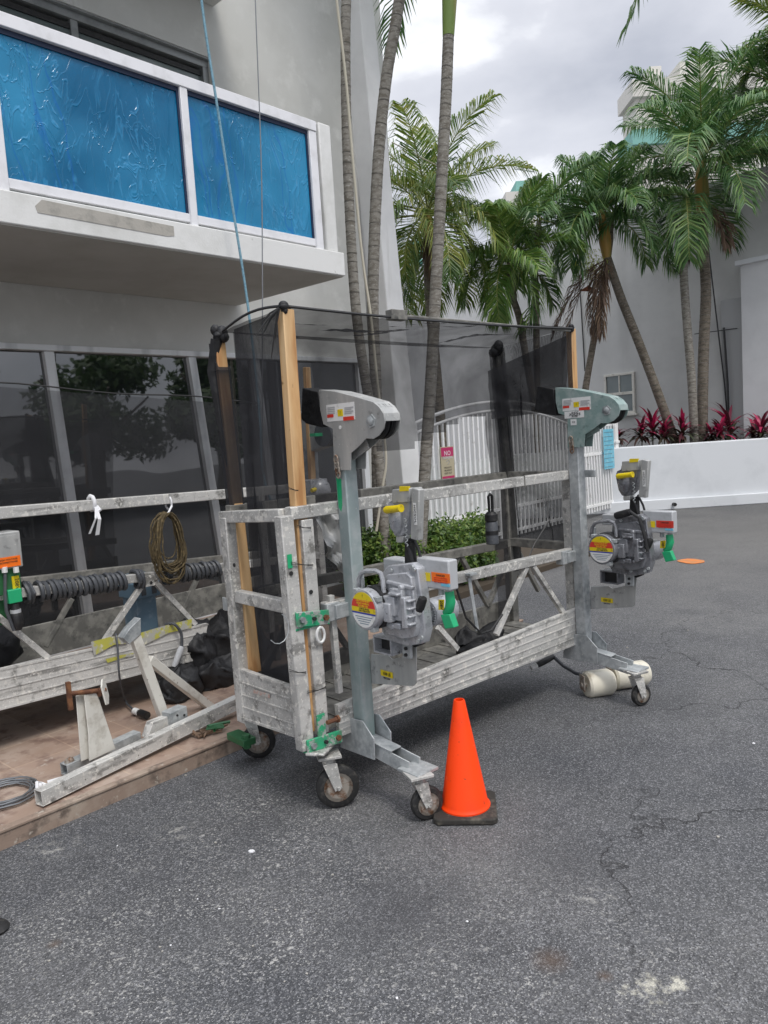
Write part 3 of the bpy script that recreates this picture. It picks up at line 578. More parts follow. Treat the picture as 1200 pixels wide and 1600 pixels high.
for i in range(15):
    x = fx0 + .05 + i * (fx1 - fx0 - .1) / 14; g = MB(); g.bar((x - .05, 0, 1.72), (x + .03, 0, .1), .035, .03, (0, 1, 0)); g.build('picket', 'gate', fe)
g = MB(); g.box(fx1, fx1 + .11, -.055, .055, 0, 1.86); g.box(fx1 - .02, fx1 + .13, -.07, .07, 1.20, 1.24); g.box(fx1 - .02, fx1 + .13, -.07, .07, 1.86, 1.9); g.build('post', 'gate', fe, bevel=.004)
nb = thing('blue_notice', 'sky blue printed notice hung on the white fence', 'sign', GT)
a = GT.hit(942, 671, 'y', -.06); b = GT.hit(960, 731, 'y', -.06)
g = MB(); g.box(a.x, b.x, -.066, -.06, b.z, a.z); g.build('board', 'skyst', nb)
for i in range(9):
    z = a.z - .05 - i * (a.z - b.z - .09) / 8; g = MB(); g.box(a.x + .02, b.x - .02 - .03 * (i % 3), -.068, -.0665, z - .009, z); g.build('print_line', 'bluegrey', nb)
g = MB(); g.tube([(a.x + .02, -.063, a.z), (a.x + .02, -.05, a.z + .16)], .006, 5); g.tube([(b.x - .02, -.063, a.z), (b.x - .02, -.05, a.z + .16)], .006, 5); g.build('tie', 'ink', nb)

# ------------------------------------------------------------------ vegetation
def frond(g, gr, base, az, el, length, droop, ll, n, lw, curl=.5, rs=rnd, flat=.75):
    P = []; p = Vector(base); K = 14
    for i in range(K + 1):
        t = i / K; e = el - droop * t ** 1.35; d = V(math.sin(az) * math.cos(e), math.cos(az) * math.cos(e), math.sin(e))
        P.append((p.copy(), d)); p += d * length / K
    gr.tube([q[0] for q in P], [.016 * (1 - i / K) * length / 2 + .003 for i in range(K + 1)], 4, cap=False)
    for k in range(n):
        t = .14 + .86 * (k + rs.random() * .6) / n; i = min(K - 1, int(t * K)); f = t * K - i
        b = P[i][0].lerp(P[i + 1][0], f); d = P[i][1]
        side = d.cross(V(0, 0, 1)); side = side.normalized() if side.length > .05 else V(math.cos(az), -math.sin(az), 0)
        upv = side.cross(d).normalized()
        L_ = 1.12 * ll * (.35 + .65 * math.sin(math.pi * min(1, .22 + t * .78)) ** .7) * rs.uniform(.82, 1.12)
        for s in (-1, 1):
            v = (side * s * flat + d * (.45 + .5 * t) + upv * rs.uniform(.0, .35) + V(rs.uniform(-.12, .12), rs.uniform(-.12, .12), rs.uniform(-.12, .1))).normalized()
            mid = b + v * L_ * .5; v2 = (v + V(0, 0, -1) * (curl * 1.35 * rs.uniform(.6, 1.5))).normalized(); tip = mid + v2 * L_ * .5
            wv = v.cross(upv); wv = (wv.normalized() if wv.length > .01 else side) * lw * .72
            wv = (wv + upv * lw * rs.uniform(-.6, .6))
            g.add([b - wv * .5, b + wv * .5, mid + wv, mid - wv, tip], [(0, 1, 2, 3), (3, 2, 4)])
def palm(name, label, fr, ax, val, pts, r, crown, nf, length, ll, lw, leafm='leaf', trunkm='trunk', shaft=None, group=None, seed=1, el=(-.5, 1.35), droop=(1.0, 1.9), base_r=1.15, nl=84, rings=True, dead=0, dlen=2.1, azs=None, curl=.5, flower=None, extra=()):
    rs = random.Random(seed); t = thing(name, label, 'palm tree', fr, group)
    P = [fr.hit(x, y, ax, val) for x, y in pts]
    # smooth the trunk line
    Q = []
    for i in range(len(P) - 1):
        p0 = P[max(0, i - 1)]; p1 = P[i]; p2 = P[i + 1]; p3 = P[min(len(P) - 1, i + 2)]
        for k in range(6):
            s = k / 6; Q.append(.5 * ((2 * p1) + (p2 - p0) * s + (2 * p0 - 5 * p1 + 4 * p2 - p3) * s * s + (3 * p1 - p0 - 3 * p2 + p3) * s ** 3))
    Q.append(P[-1])
    if Q[-1].z > .3 and fr is not None and pts[-1][1] > 500 and val != 14: Q.append(V(Q[-1].x, Q[-1].y, 0))
    rr_ = [r * (1 + (base_r - 1) * i / len(Q)) for i in range(len(Q))]
    g = MB(); g.tube(Q, rr_, 12)
    if rings:
        g.mi = 1; d = 0
        for i in range(1, len(Q)):
            seg = (Q[i] - Q[i - 1]); L_ = seg.length; 
            while d < L_:
                c = Q[i - 1] + seg * (d / L_); ax_ = seg.normalized(); jit = rs.uniform(-.1, .1)
                ax_ = (ax_ + V(rs.uniform(-.12, .12), rs.uniform(-.12, .12), 0)).normalized()
                g.tube([c - ax_ * .005, c + ax_ * .005], rr_[i] * 1.03, 12); d += rs.uniform(.09, .15) * (1 if r > .05 else .8)
            d -= L_
    g.build('trunk', [trunkm, 'ring'], t)
    top = Q[0]; c = fr.hit(*crown, ax, val)
    if shaft:
        g = MB(); mid = top.lerp(c, .35); g.tube([top + (top - c) * .05, mid, top.lerp(c, .75), c], [r * 1.05, r * 1.5, r * 1.2, r * .6], 12); g.build('crownshaft', shaft, t)
    else:
        g = MB(); g.tube([top, top.lerp(c, .5), c], [r, r * 1.3, r * .8], 10); g.build('crown_base', trunkm, t)
    g = MB(); gr = MB()
    for k in range(nf):
        az = (azs[k] if azs else k * 2.399963 + rs.uniform(-.25, .25)); f = (k + .5) / nf
        e = el[1] + (el[0] - el[1]) * f + rs.uniform(-.12, .12)
        frond(g, gr, c + V(rs.uniform(-.05, .05), rs.uniform(-.05, .05), rs.uniform(-.05, .05)), az, e, length * rs.uniform(.82, 1.1), rs.uniform(*droop) * (.5 + .5 * f), ll, nl, lw, curl=curl, rs=rs)
    for (a_, e_, l_, d_) in extra: frond(g, gr, c, a_, e_, l_, d_, ll, 60, lw, curl=curl, rs=rs)
    cr = g.build('crown', leafm, t, smooth=False); gr.build('frond_ribs', 'rachis', cr)
    if dead:
        g = MB(); gr = MB()
        for k in range(dead):
            frond(g, gr, top + V(rs.uniform(-.05, .05), -.12, .1), rs.uniform(2.6, 5.2), rs.uniform(-1.15, -.75), dlen * rs.uniform(.7, 1.05), rs.uniform(.3, .7), ll * .75, 44, lw * .9, curl=1.2, rs=rs, flat=.3)
        g.build('dead_fronds', 'dead', t, smooth=False)
    if flower:
        g = MB(); q = fr.hit(*flower, ax, val)
        for k in range(500):
            d = V(rs.gauss(0, 1), rs.gauss(0, 1), rs.gauss(0, 1)).normalized(); p = q + d * .32 * rs.random() ** .5
            e_ = p + V(rs.uniform(-.04, .04), rs.uniform(-.04, .04), rs.uniform(-.1, 0)); g.add([p, p + V(.012, 0, .008), e_], [(0, 1, 2)])
        g.build('flower_spray', 'flower', t, smooth=False)
    return t
GFP = 'slim palms in front of the hotel'; GBP = 'palms behind the planter wall'
FY = 7.3
palm('slim_palm', 'slim ringed palm trunk nearest the hotel wall, left of the cream rope', WF, 'y', FY, [(548, -250), (541, 0), (540, 110), (543, 250), (550, 400), (558, 500), (572, 600), (590, 700), (602, 850)], .044, (552, -330), 9, 1.5, .42, .015, group=GFP, seed=3, shaft='shaft', nl=40, el=(.5, 1.4), droop=(.8, 1.3))
palm('slim_palm', 'slim ringed palm trunk leaning right as it rises past the slanted white fin', WF, 'y', FY + .25, [(668, -330), (624, 0), (604, 120), (591, 250), (584, 400), (583, 500), (588, 620), (590, 760), (594, 880)], .052, (690, -450), 9, 1.5, .42, .015, group=GFP, seed=4, shaft='shaft', nl=40, el=(.5, 1.4), droop=(.8, 1.3))
palm('slim_palm', 'slim palm with green crownshaft at the top edge of the picture', WF, 'y', FY + .1, [(701, 45), (697, 150), (689, 300), (681, 450), (673, 600), (665, 720), (656, 880)], .052, (708, -190), 9, 1.9, .45, .015, group=GFP, seed=15, shaft='shaft', nl=40, el=(.1, 1.2), azs=[.3, 2.9, .9, 3.4, 5.2, -.3, 2.4, 5.9, 1.62], droop=(1.7, 1.9), extra=[(1.7, .1, 2.6, 2.3)])
palm('coconut_palm', 'yellow green palm with arching fronds left of the darker palms', WF, 'y', 13, [(668, 372), (669, 420), (672, 480), (682, 580), (690, 680), (694, 780)], .075, (667, 335), 22, 2.0, .62, .0135, leafm='leafy', trunkm='trunkb', group=GBP, seed=21, droop=(1.3, 2.3), el=(-.75, 1.45), curl=1.1, nl=72, dead=2, dlen=1.0, shaft='shafto')
palm('dark_palm', 'bushy dark green palm with thin trunk right of the yellow green palm', WF, 'y', 13.2, [(803, 470), (812, 500), (822, 560), (836, 640)], .055, (795, 400), 15, 1.35, .55, .0145, leafm='leafm', trunkm='trunkb', group=GBP, seed=22, droop=(1.0, 2.0), el=(-.8, 1.4), curl=.9)
palm('dark_palm', 'dark green palm with straight thin trunk just left of the dead frond palm', WF, 'y', 13.6, [(836, 425), (838, 480), (838, 520), (840, 640)], .052, (842, 345), 8, 1.25, .55, .0145, trunkm='trunkb', group=GBP, seed=23, droop=(1.0, 2.0), el=(-.7, 1.3), curl=.9)
palm('leaning_palm', 'leaning palm with drooping brown dead fronds and a yellow flower spray', WF, 'y', 14, [(948, 400), (958, 430), (972, 470), (1000, 540), (1030, 620), (1056, 694)], .072, (941, 335), 16, 1.5, .6, .0145, trunkm='trunkb', group=GBP, seed=24, shaft='shafto', droop=(1.1, 2.1), el=(-.35, 1.45), dead=5, flower=(925, 418), curl=.9)
palm('leaning_palm', 'thin palm trunk leaning left behind the dead brown fronds', WF, 'y', 14.3, [(950, 405), (944, 450), (930, 520), (916, 600), (908, 660)], .055, (955, 340), 3, 1.3, .55, .0145, trunkm='trunkb', group=GBP, seed=25, droop=(1.0, 1.8), el=(-.3, 1.3), rings=False, curl=.9)
palm('dark_palm', 'palm with pale grey trunk standing left of the tallest palm', WF, 'y', 13.9, [(1071, 385), (1068, 420), (1073, 500), (1081, 600), (1085, 694)], .068, (1072, 300), 6, 1.7, .6, .015, group=GBP, seed=26, shaft='shaft', droop=(1.2, 2.0), el=(-1.0, 1.0), curl=.9)
palm('dark_palm', 'tallest palm with orange crownshaft and rough brown trunk', WF, 'y', 14.1, [(1097, 330), (1100, 400), (1103, 460), (1099, 560), (1097, 694)], .085, (1096, 252), 18, 2.1, .66, .016, trunkm='trunkb', group=GBP, seed=27, shaft='shafto', droop=(1.0, 2.0), el=(-.25, 1.5), dead=4, dlen=1.1, curl=.8)
palm('dark_palm', 'palm crown cut by the right edge below the bright one', WF, 'y', 14, [(1225, 250), (1228, 400), (1230, 560), (1232, 694)], .08, (1228, 160), 13, 1.65, .6, .016, trunkm='trunkb', group=GBP, seed=28, shaft='shaft', droop=(1.0, 1.9), el=(-.6, 1.3))
palm('bright_palm', 'bright yellow green palm tip at the top right corner', WF, 'y', 14, [(1262, 130), (1262, 400), (1262, 694)], .09, (1258, 55), 12, 1.25, .55, .016, leafm='leafy', group=GBP, seed=29, droop=(.9, 1.6), el=(-.3, 1.2))
g = MB(); q = WF.hit(905, 455, 'y', 13.8); e_ = WF.hit(940, 458, 'y', 13.8)
g.add([q, q + V(.18, .05, .1), e_, q + V(.2, 0, -.02), q + V(.1, -.05, .02)], [(0, 4, 1), (1, 4, 2), (0, 3, 4), (4, 3, 2)]); o = g.build('dry_spathe', 'gourd', smooth=False); tag(o, 'red brown dry palm spathe hanging left of the dead fronds', 'palm husk')
o['group'] = 'palm litter'; del o['group']

def leaf_cloud(g, c, rad, n, size, rs, flat=.0):
    for k in range(n):
        d = V(rs.gauss(0, 1), rs.gauss(0, 1), rs.gauss(0, 1)).normalized(); rr_ = (rs.random() ** .35)
        bump = 1 + .22 * math.sin(d.x * 7 + c[0] * 3) * math.sin(d.y * 6 + d.z * 5 + c[1])
        p = Vector(c) + V(d.x * rad[0], d.y * rad[1], d.z * rad[2]) * rr_ * bump
        a = V(rs.gauss(0, 1), rs.gauss(0, 1), rs.gauss(0, 1)).normalized(); b = a.orthogonal().normalized(); s = size * rs.uniform(.6, 1.3)
        g.add([p - a * s, p + b * s * .45, p + a * s, p - b * s * .45], [(0, 1, 2, 3)])
def bush(name, label, px, top, bot, wpx, Y, n, group=None, m='hedge', size=.026):
    t = thing(name, label, 'hedge' if name == 'hedge' else 'shrub', WF, group); rs = random.Random(int(px))
    a = WF.hit(px, top, 'y', Y); hgt = a.z; rx = wpx / 2 * Y / 1202
    g = MB(); st = MB()
    for i in range(7):
        xx = a.x + (i / 6 - .5) * rx * 1.7; leaf_cloud(g, (xx, Y + rs.uniform(-.15, .15), hgt * .55), (rx * .32, .32, hgt * .5 * rs.uniform(.85, 1.06)), n // 7, size, rs)
        st.tube([(xx, Y, 0), (xx + .03, Y, hgt * .6)], [.015, .006], 5)
    g.build('foliage', m, t, smooth=False); st.build('stems', 'trunkb', t); return t
bush('hedge', 'clipped green hedge in front of the white gate, right half', 700, 812, 900, 130, 7.7, 15000, 'hedge along the gate')
bush('hedge', 'green hedge behind the near platform post, left half', 590, 826, 900, 110, 7.5, 9000, 'hedge along the gate')

def ti(px, py, Y, size, seed, red=True):
    rs = random.Random(seed); b = WF.hit(px, py, 'y', Y); b.z = max(.98, b.z)
    t = thing('ti_plant', TIL[seed % len(TIL)] if False else '', 'plant', WF, 'crimson ti plants on the planter wall')
    st = MB(); st.tube([(b.x, b.y, 1.0), (b.x, b.y, b.z + size * .5)], .012, 5); st.build('stem', 'trunkb', t)
    for nm, m, n, zz in (('crimson_leaves', 'ti', 26, .5), ('dark_leaves', 'tig', 24, .25)):
        g = MB()
        for k in range(n):
            az = rs.uniform(0, 6.28); e = rs.uniform(.0, 1.45) if m == 'ti' else rs.uniform(-.3, .9); L_ = size * rs.uniform(.6, 1.1); p = Vector((b.x, b.y, b.z + size * zz * rs.uniform(.5, 1.1)))
            w_ = V(math.cos(az), -math.sin(az), 0) * .028; pts = []
            for i in range(5):
                s = i / 4; ww = w_ * math.sin(math.pi * min(1, .15 + s * .85)) ** .8; pts.append((p - ww, p + ww)); ee = e - 1.1 * s; p = p + V(math.sin(az) * math.cos(ee), math.cos(az) * math.cos(ee), math.sin(ee)) * L_ / 4
            vs = [q for pr_ in pts for q in pr_]; g.add(vs, [(2 * i, 2 * i + 1, 2 * i + 3, 2 * i + 2) for i in range(4)])
        g.build(nm, m, t, smooth=False)
    return t
tis = [(965, 'leftmost crimson ti plant beside the fence end post'), (1003, 'second crimson ti plant from the fence end post'), (1020, 'crimson ti plant just left of the leaning palm base'), (1038, 'crimson ti plant behind the leaning palm base'),
       (1067, 'dark ti plant between the leaning palm and the pale trunk'), (1112, 'crimson ti plant just right of the tallest palm trunk'), (1126, 'bright ti plant left of the dark pilaster foot'), (1140, 'ti plant at the foot of the dark pilaster'),
       (1178, 'ti plant just right of the dark pilaster'), (1190, 'tall crimson ti plant near the right edge'), (1206, 'crimson ti plant cut by the right edge')]
for i, (px, lb) in enumerate(tis):
    t = ti(px, 690, 13.65 + (i % 3) * .15, .30 + .26 * ((i * 7) % 5) / 4, 100 + i); t['label'] = lb

# trees across the lot, seen in the dark glass
for i, (x, y, r_) in enumerate(((11, -1.5, 2.2), (13, 2.0, 2.4), (12.5, 5.4, 1.7))):
    rs = random.Random(40 + i); t = thing('broadleaf_tree', ['round broadleaf tree across the lot, southmost', 'round broadleaf tree across the lot, middle', 'small broadleaf tree across the lot near the planter'][i], 'tree', None, 'trees across the lot', (x, y, 0))
    g = MB(); g.tube([(0, 0, 0), (.1, 0, 1.6), (0, .2, 3)], [.2, .15, .1], 8)
    for k in range(5): a = k * 1.3; g.tube([(0, .1, 1.6 + .2 * k), (math.cos(a) * r_ * .6, math.sin(a) * r_ * .6, 2.8 + .25 * k)], [.07, .03], 6)
    g.build('trunk', 'trunkb', t)
    g = MB()
    for k in range(14): leaf_cloud(g, (rs.uniform(-1, 1) * r_ * .6, rs.uniform(-1, 1) * r_ * .6, rs.uniform(1.8, 4.0)), (r_ * .38, r_ * .38, .55), 330, .13, rs)
    g.build('crown', 'crown', t, smooth=False)

# ================================================================== NEAR SUSPENDED PLATFORM
plat = thing('suspended_platform', 'near weathered aluminium suspended work platform on casters with green patches', 'work platform', PF)
ph = lambda px, py, y=0.0: PF.hit(px, py, 'y', y)
pxx = lambda px, py, x: PF.hit(px, py, 'x', x)
XE, YB = -.12, .47
def member(name, p0, p1, w, hgt, m='alu', parent=plat, up=(0, 0, 1), bevel=.004):
    g = MB(); g.bar(p0, p1, w, hgt, up); return g.build(name, m, parent, bevel=bevel)
def holes(parent, pts, ax, r=.009, m='ink'):
    for p in pts:
        g = MB(); q = Vector(p); d = Vector(ax) * .002; g.cyl(q - d, q + d, r, r, 10); g.build('bolt_hole', m, parent)
# end frame
lf_t, lf_b = ph(443, 806, -.0), ph(477, 1170, -.0)
member('leg', lf_b, lf_t, .062, .05, up=(0, 1, 0))
pt_t, pt_b = ph(471, 812, .0), ph(497, 1146, .0)
member('leg', pt_b + V(.012, .0, 0), pt_t + V(.012, 0, 0), .058, .05, up=(0, 1, 0))
bk_t, bk_b = pxx(356, 808, XE), pxx(384, 1126, XE)
member('leg', bk_b, bk_t, .06, .055, up=(0, 1, 0))
member('end_rail', V(XE, lf_t.y + .03, lf_t.z), V(XE, bk_t.y + .04, bk_t.z + .0), .05, .052)
m0, m1 = pxx(372, 931, XE), pxx(442, 946, XE)
member('end_rail', m0, V(XE, .02, m1.z), .04, .055)
q = [pxx(369, 1043, XE - .02), pxx(455, 1073, XE - .02), pxx(461, 1152, XE - .02), pxx(377, 1123, XE - .02)]
def ribbed(name, tl, tr, br, bl, th, parent, m='alu', ribs=4, dirn=V(0, -1, 0)):
    """a toe board: a thin box with extruded lengthwise ribs."""
    g = MB(); tl, tr, br, bl = map(Vector, (tl, tr, br, bl)); g.prism([tl, tr, br, bl], -dirn * th)
    for i in range(ribs + 1):
        s = i / ribs; a = tl.lerp(bl, s); b = tr.lerp(br, s); t_ = .010 if i in (0, ribs) else .005
        u_ = (bl - tl).normalized() * t_; a0 = a - u_ * (s); b0 = b - u_ * (s); g.prism([a0, b0, b0 + u_, a0 + u_], dirn * .0035)
    return g.build(name, m, parent)
ribbed('toe_board', q[0], q[1], q[2], q[3], .02, plat, dirn=V(-1, 0, 0))
g = MB(); g.prism([pxx(395, 1077, XE - .029), pxx(421, 1085, XE - .029), pxx(421, 1091, XE - .029), pxx(395, 1083, XE - .029)], (.002, 0, 0)); g.build('faded_sticker', 'fadedred', plat)
# front and back rails
XR = 1.83
rt0, rt1 = ph(455, 802, -.0), ph(886, 742, -.0)
member('top_rail', V(XE, .0, rt0.z), V(XR, .0, rt1.z), .045, .052)
for xx in (.55, 1.38):
    g = MB(); z_ = rt0.z + (rt1.z - rt0.z) * (xx - XE) / (XR - XE); g.box(xx - .003, xx + .003, -.026, .026, z_ - .029, z_ + .029); g.build('rail_joint', 'alu_dark', plat)
md0, md1 = ph(715, 903, -.0), ph(886, 864, -.0)
sl = (md1.z - md0.z) / (md1.x - md0.x); zmid = lambda x: md0.z + sl * (x - md0.x)
member('mid_rail', V(.02, 0, zmid(.02)), V(XR, 0, zmid(XR)), .045, .05)
member('top_rail', V(XE, YB, 1.27), V(XR, YB, 1.27), .045, .05, 'alu_dark')
b0, b1 = ph(487, 907, YB), ph(788, 850, YB)
member('mid_rail', V(XE, YB, b0.z), V(XR, YB, b1.z), .045, .05, 'alu_dark')
tl, tr = ph(592, 1076, -.024), ph(890, 955, -.024); bl, br = ph(592, 1127, -.024), ph(890, 1011, -.024)
def ext(a, b, x): t = (x - a.x) / (b.x - a.x); return a.lerp(b, t)
ribbed('toe_board', ext(tl, tr, .04), ext(tl, tr, XR), ext(bl, br, XR), ext(bl, br, .04), .022, plat, ribs=5)
ribbed('toe_board', V(XE, YB + .02, .50), V(XR, YB + .02, .50), V(XR, YB + .02, .30), V(XE, YB + .02, .30), .02, plat, 'alu_dark', dirn=V(0, 1, 0))
g = MB(); g.box(XE + .02, XR - .02, .0, YB - .01, .335, .365)
for i in range(14): xx = XE + .05 + i * .135; g.box(xx, xx + .04, .0, YB - .01, .3655, .370)
g.build('deck', 'alu_dark', plat)
for (a, b) in (((822, 886), (775, 992)), ((832, 884), (880, 958)), ((684, 980), (714, 1014)), ((516, 930), (530, 1082))):
    A, B = ph(*a, -.005), ph(*b, -.005); member('brace', A, B, .026, .026, up=(0, 1, 0), bevel=.002)
A, B = ph(640, 930, -.005), ph(684, 980, -.005)
for xx in (.0, .55, 1.1, 1.6):
    member('brace', V(xx, YB, .50), V(xx + .26, YB, zmid(xx)), .026, .026, 'alu_dark', bevel=.002); member('brace', V(xx + .28, YB, zmid(xx)), V(xx + .5, YB, .50), .026, .026, 'alu_dark', bevel=.002)
member('leg', V(XR, YB, .27), V(XR, YB, 1.28), .055, .055, 'alu_dark'); member('leg', V(XR, .02, .27), V(XR, .02, 1.27), .055, .055)
member('end_rail', V(XR, .0, 1.27), V(XR, YB, 1.27), .045, .05, 'alu_dark'); member('end_rail', V(XR, .0, .86), V(XR, YB, .86), .045, .05, 'alu_dark')
# light strap on the mid rail
A, B = ph(733, 903, -.03), ph(746, 985, -.03); g = MB(); g.bar(A, B, .022, .004, (0, 1, 0)); g.bar(A + V(-.02, -.002, .02), A + V(.03, -.002, .02), .05, .01); g.build('galvanised_strap', 'galv', plat)
# bolt holes on legs
holes(plat, [ph(x, y, -.028) for x, y in ((455, 896), (486, 925))], (0, 1, 0))
holes(plat, [pxx(366, 883, XE - .031)], (1, 0, 0))
g = MB(); q0 = ph(453, 877, -.029); g.box(q0.x - .011, q0.x + .011, -.0295, -.0275, q0.z - .028, q0.z + .028); g.build('green_sticker', 'greenpl', plat)
# green clamp brackets joining the two frames
for (a, b, hh_) in (((464, 969), (515, 964), .062), ((481, 1168), (535, 1150), .055)):
    A, B = ph(*a, -.04), ph(*b, -.04); g = MB(); g.prism([A + V(0, 0, hh_ / 2), B + V(0, 0, hh_ / 2), B - V(0, 0, hh_ / 2), A - V(0, 0, hh_ / 2)], (0, .012, 0)); g.box(A.x, B.x, -.028, .03, min(A.z, B.z) - hh_ / 2 + .002, min(A.z, B.z) - hh_ / 2 + .012)
    br_ = g.build('green_bracket', 'green', plat, bevel=.003)
    for s in (.15, .5, .87):
        c = A.lerp(B, s); g = MB(); g.cyl(c + V(0, -.012, 0), c + V(0, 0, 0), .013 if s != .5 else .008, None, 6 if s != .5 else 12); g.build('bolt', 'rust' if s > .8 else ('galv' if s < .2 else 'ink'), br_)
A, B = ph(500, 1116, -.03), ph(505, 1160, -.03); g = MB(); g.box(A.x - .02, A.x + .02, -.035, -.028, B.z, A.z); g.build('green_plate', 'green', plat)
A = ph(520, 1126, -.045); g = MB(); g.cyl(A + V(-.03, 0, 0), A + V(.03, 0, 0), .01, None, 8); g.cyl(A + V(.02, 0, 0), A + V(.03, 0, 0), .017, None, 6); g.build('bolt', 'rust', plat)
# snap hook and small lug
c = ph(501, 992, -.045); g = MB(); g.tube([c + V(.02 * math.cos(t), 0, .032 * math.sin(t)) for t in [i * .5236 for i in range(13)]], .006, 6); g.build('snap_hook', 'white', plat)
c = pxx(351, 944, XE - .03); g = MB(); g.prism([c + V(0, .02, .03), c + V(0, -.03, .03), c + V(0, -.03, -.03), c + V(0, .02, -.03)], (.01, 0, 0)); g.build('lug', 'galv', plat, bevel=.003)
# lashing wires on posts
def lash(a, b, y, n=2, parent=plat):
    g = MB()
    for k in range(n):
        A, B = ph(a[0], a[1] + k * 3, y), ph(b[0], b[1] - k * 2, y); g.tube([A, A.lerp(B, .5) + V(0, -.004, -.003), B, B + V(.01, .05, 0)], .0016, 4)
    g.build('tie_wire', 'ink', parent)
lash((455, 878), (489, 884), -.032); lash((452, 1046), (478, 1052), -.032); lash((480, 1080), (509, 1075), -.032); lash((462, 820), (486, 826), -.032); lash((447, 760), (470, 768), -.0)
c0 = ph(425, 985, -.04); g = MB(); g.tube([c0 + V(.05 * math.sin(t) + .03, 0, .06 * math.cos(t)) for t in [i * .45 for i in range(1, 10)]], .0018, 5); g.build('loose_wire', 'galv', plat)

def caster(cx, cy, r, steer, ztop, wheelm='rim', off=.03, w=.035):
    """fork with swivel plate; tyre and rim hang under it."""
    ca, sa = math.cos(steer), math.sin(steer); f = V(ca, sa, 0); s = V(-sa, ca, 0); ax = V(cx, cy, r); top = V(cx, cy, ztop) + f * off * -1
    g = MB(); g.bar(top + f * -.05, top + f * .05, .09, .012, (0, 0, 1)); g.cyl(top + V(0, 0, -.03), top, .025, .03, 14)
    for k in (-1, 1):
        o_ = s * k * (w / 2 + .008); a = top + V(0, 0, -.03) + o_; g.prism([a + f * -.03, a + f * .03, ax + o_ + f * .016, ax + o_ + f * -.016 + V(0, 0, -.012)], s * k * .004)
    g.cyl(ax - s * (w / 2 + .018), ax + s * (w / 2 + .018), .009, None, 8); g.bar(top + V(0, 0, -.032) - s * (w / 2 + .012), top + V(0, 0, -.032) + s * (w / 2 + .012), .055, .006)
    c = g.build('caster', 'alu', plat, bevel=.002)
    g = MB(); g.lathe(ax - s * w / 2, s, [(0, r * .66), (.002, r * .9), (.008, r * .985), (w / 2, r), (w - .008, r * .985), (w - .002, r * .9), (w, r * .66)], 28); g.build('tyre', 'tyre', c)
    g = MB(); g.lathe(ax - s * (w / 2 + .002), s, [(0, r * .66), (0, r * .5), (.008, r * .46), (.008, r * .2), (0, r * .17), (w + .004, r * .17), (w - .004, r * .2), (w - .004, r * .46), (w + .004, r * .5), (w + .004, r * .66)], 24); g.build('rim', wheelm, c)
    return c
qA = pxx(522, 1225, 0); caster(.005, -.03, .094, R(-28), .235)
cB = PF.hit(404, 1160, 'z', .078); caster(cB.x, cB.y, .086, R(-35), .225)
member('caster_plate', ph(480, 1172, -.02) + V(0, -.05, -.008), ph(508, 1168, -.02) + V(.03, .04, -.008), .08, .012)
g = MB(); c = PF.hit(372, 1150, 'z', .14); g.box(c.x - .03, c.x + .04, c.y - .1, c.y + .06, .115, .15); g.cyl(c + V(0, -.08, -.04), c + V(0, -.08, .03), .02, .02, 8); g.build('green_brake_lever', 'greencl', plat, bevel=.004)

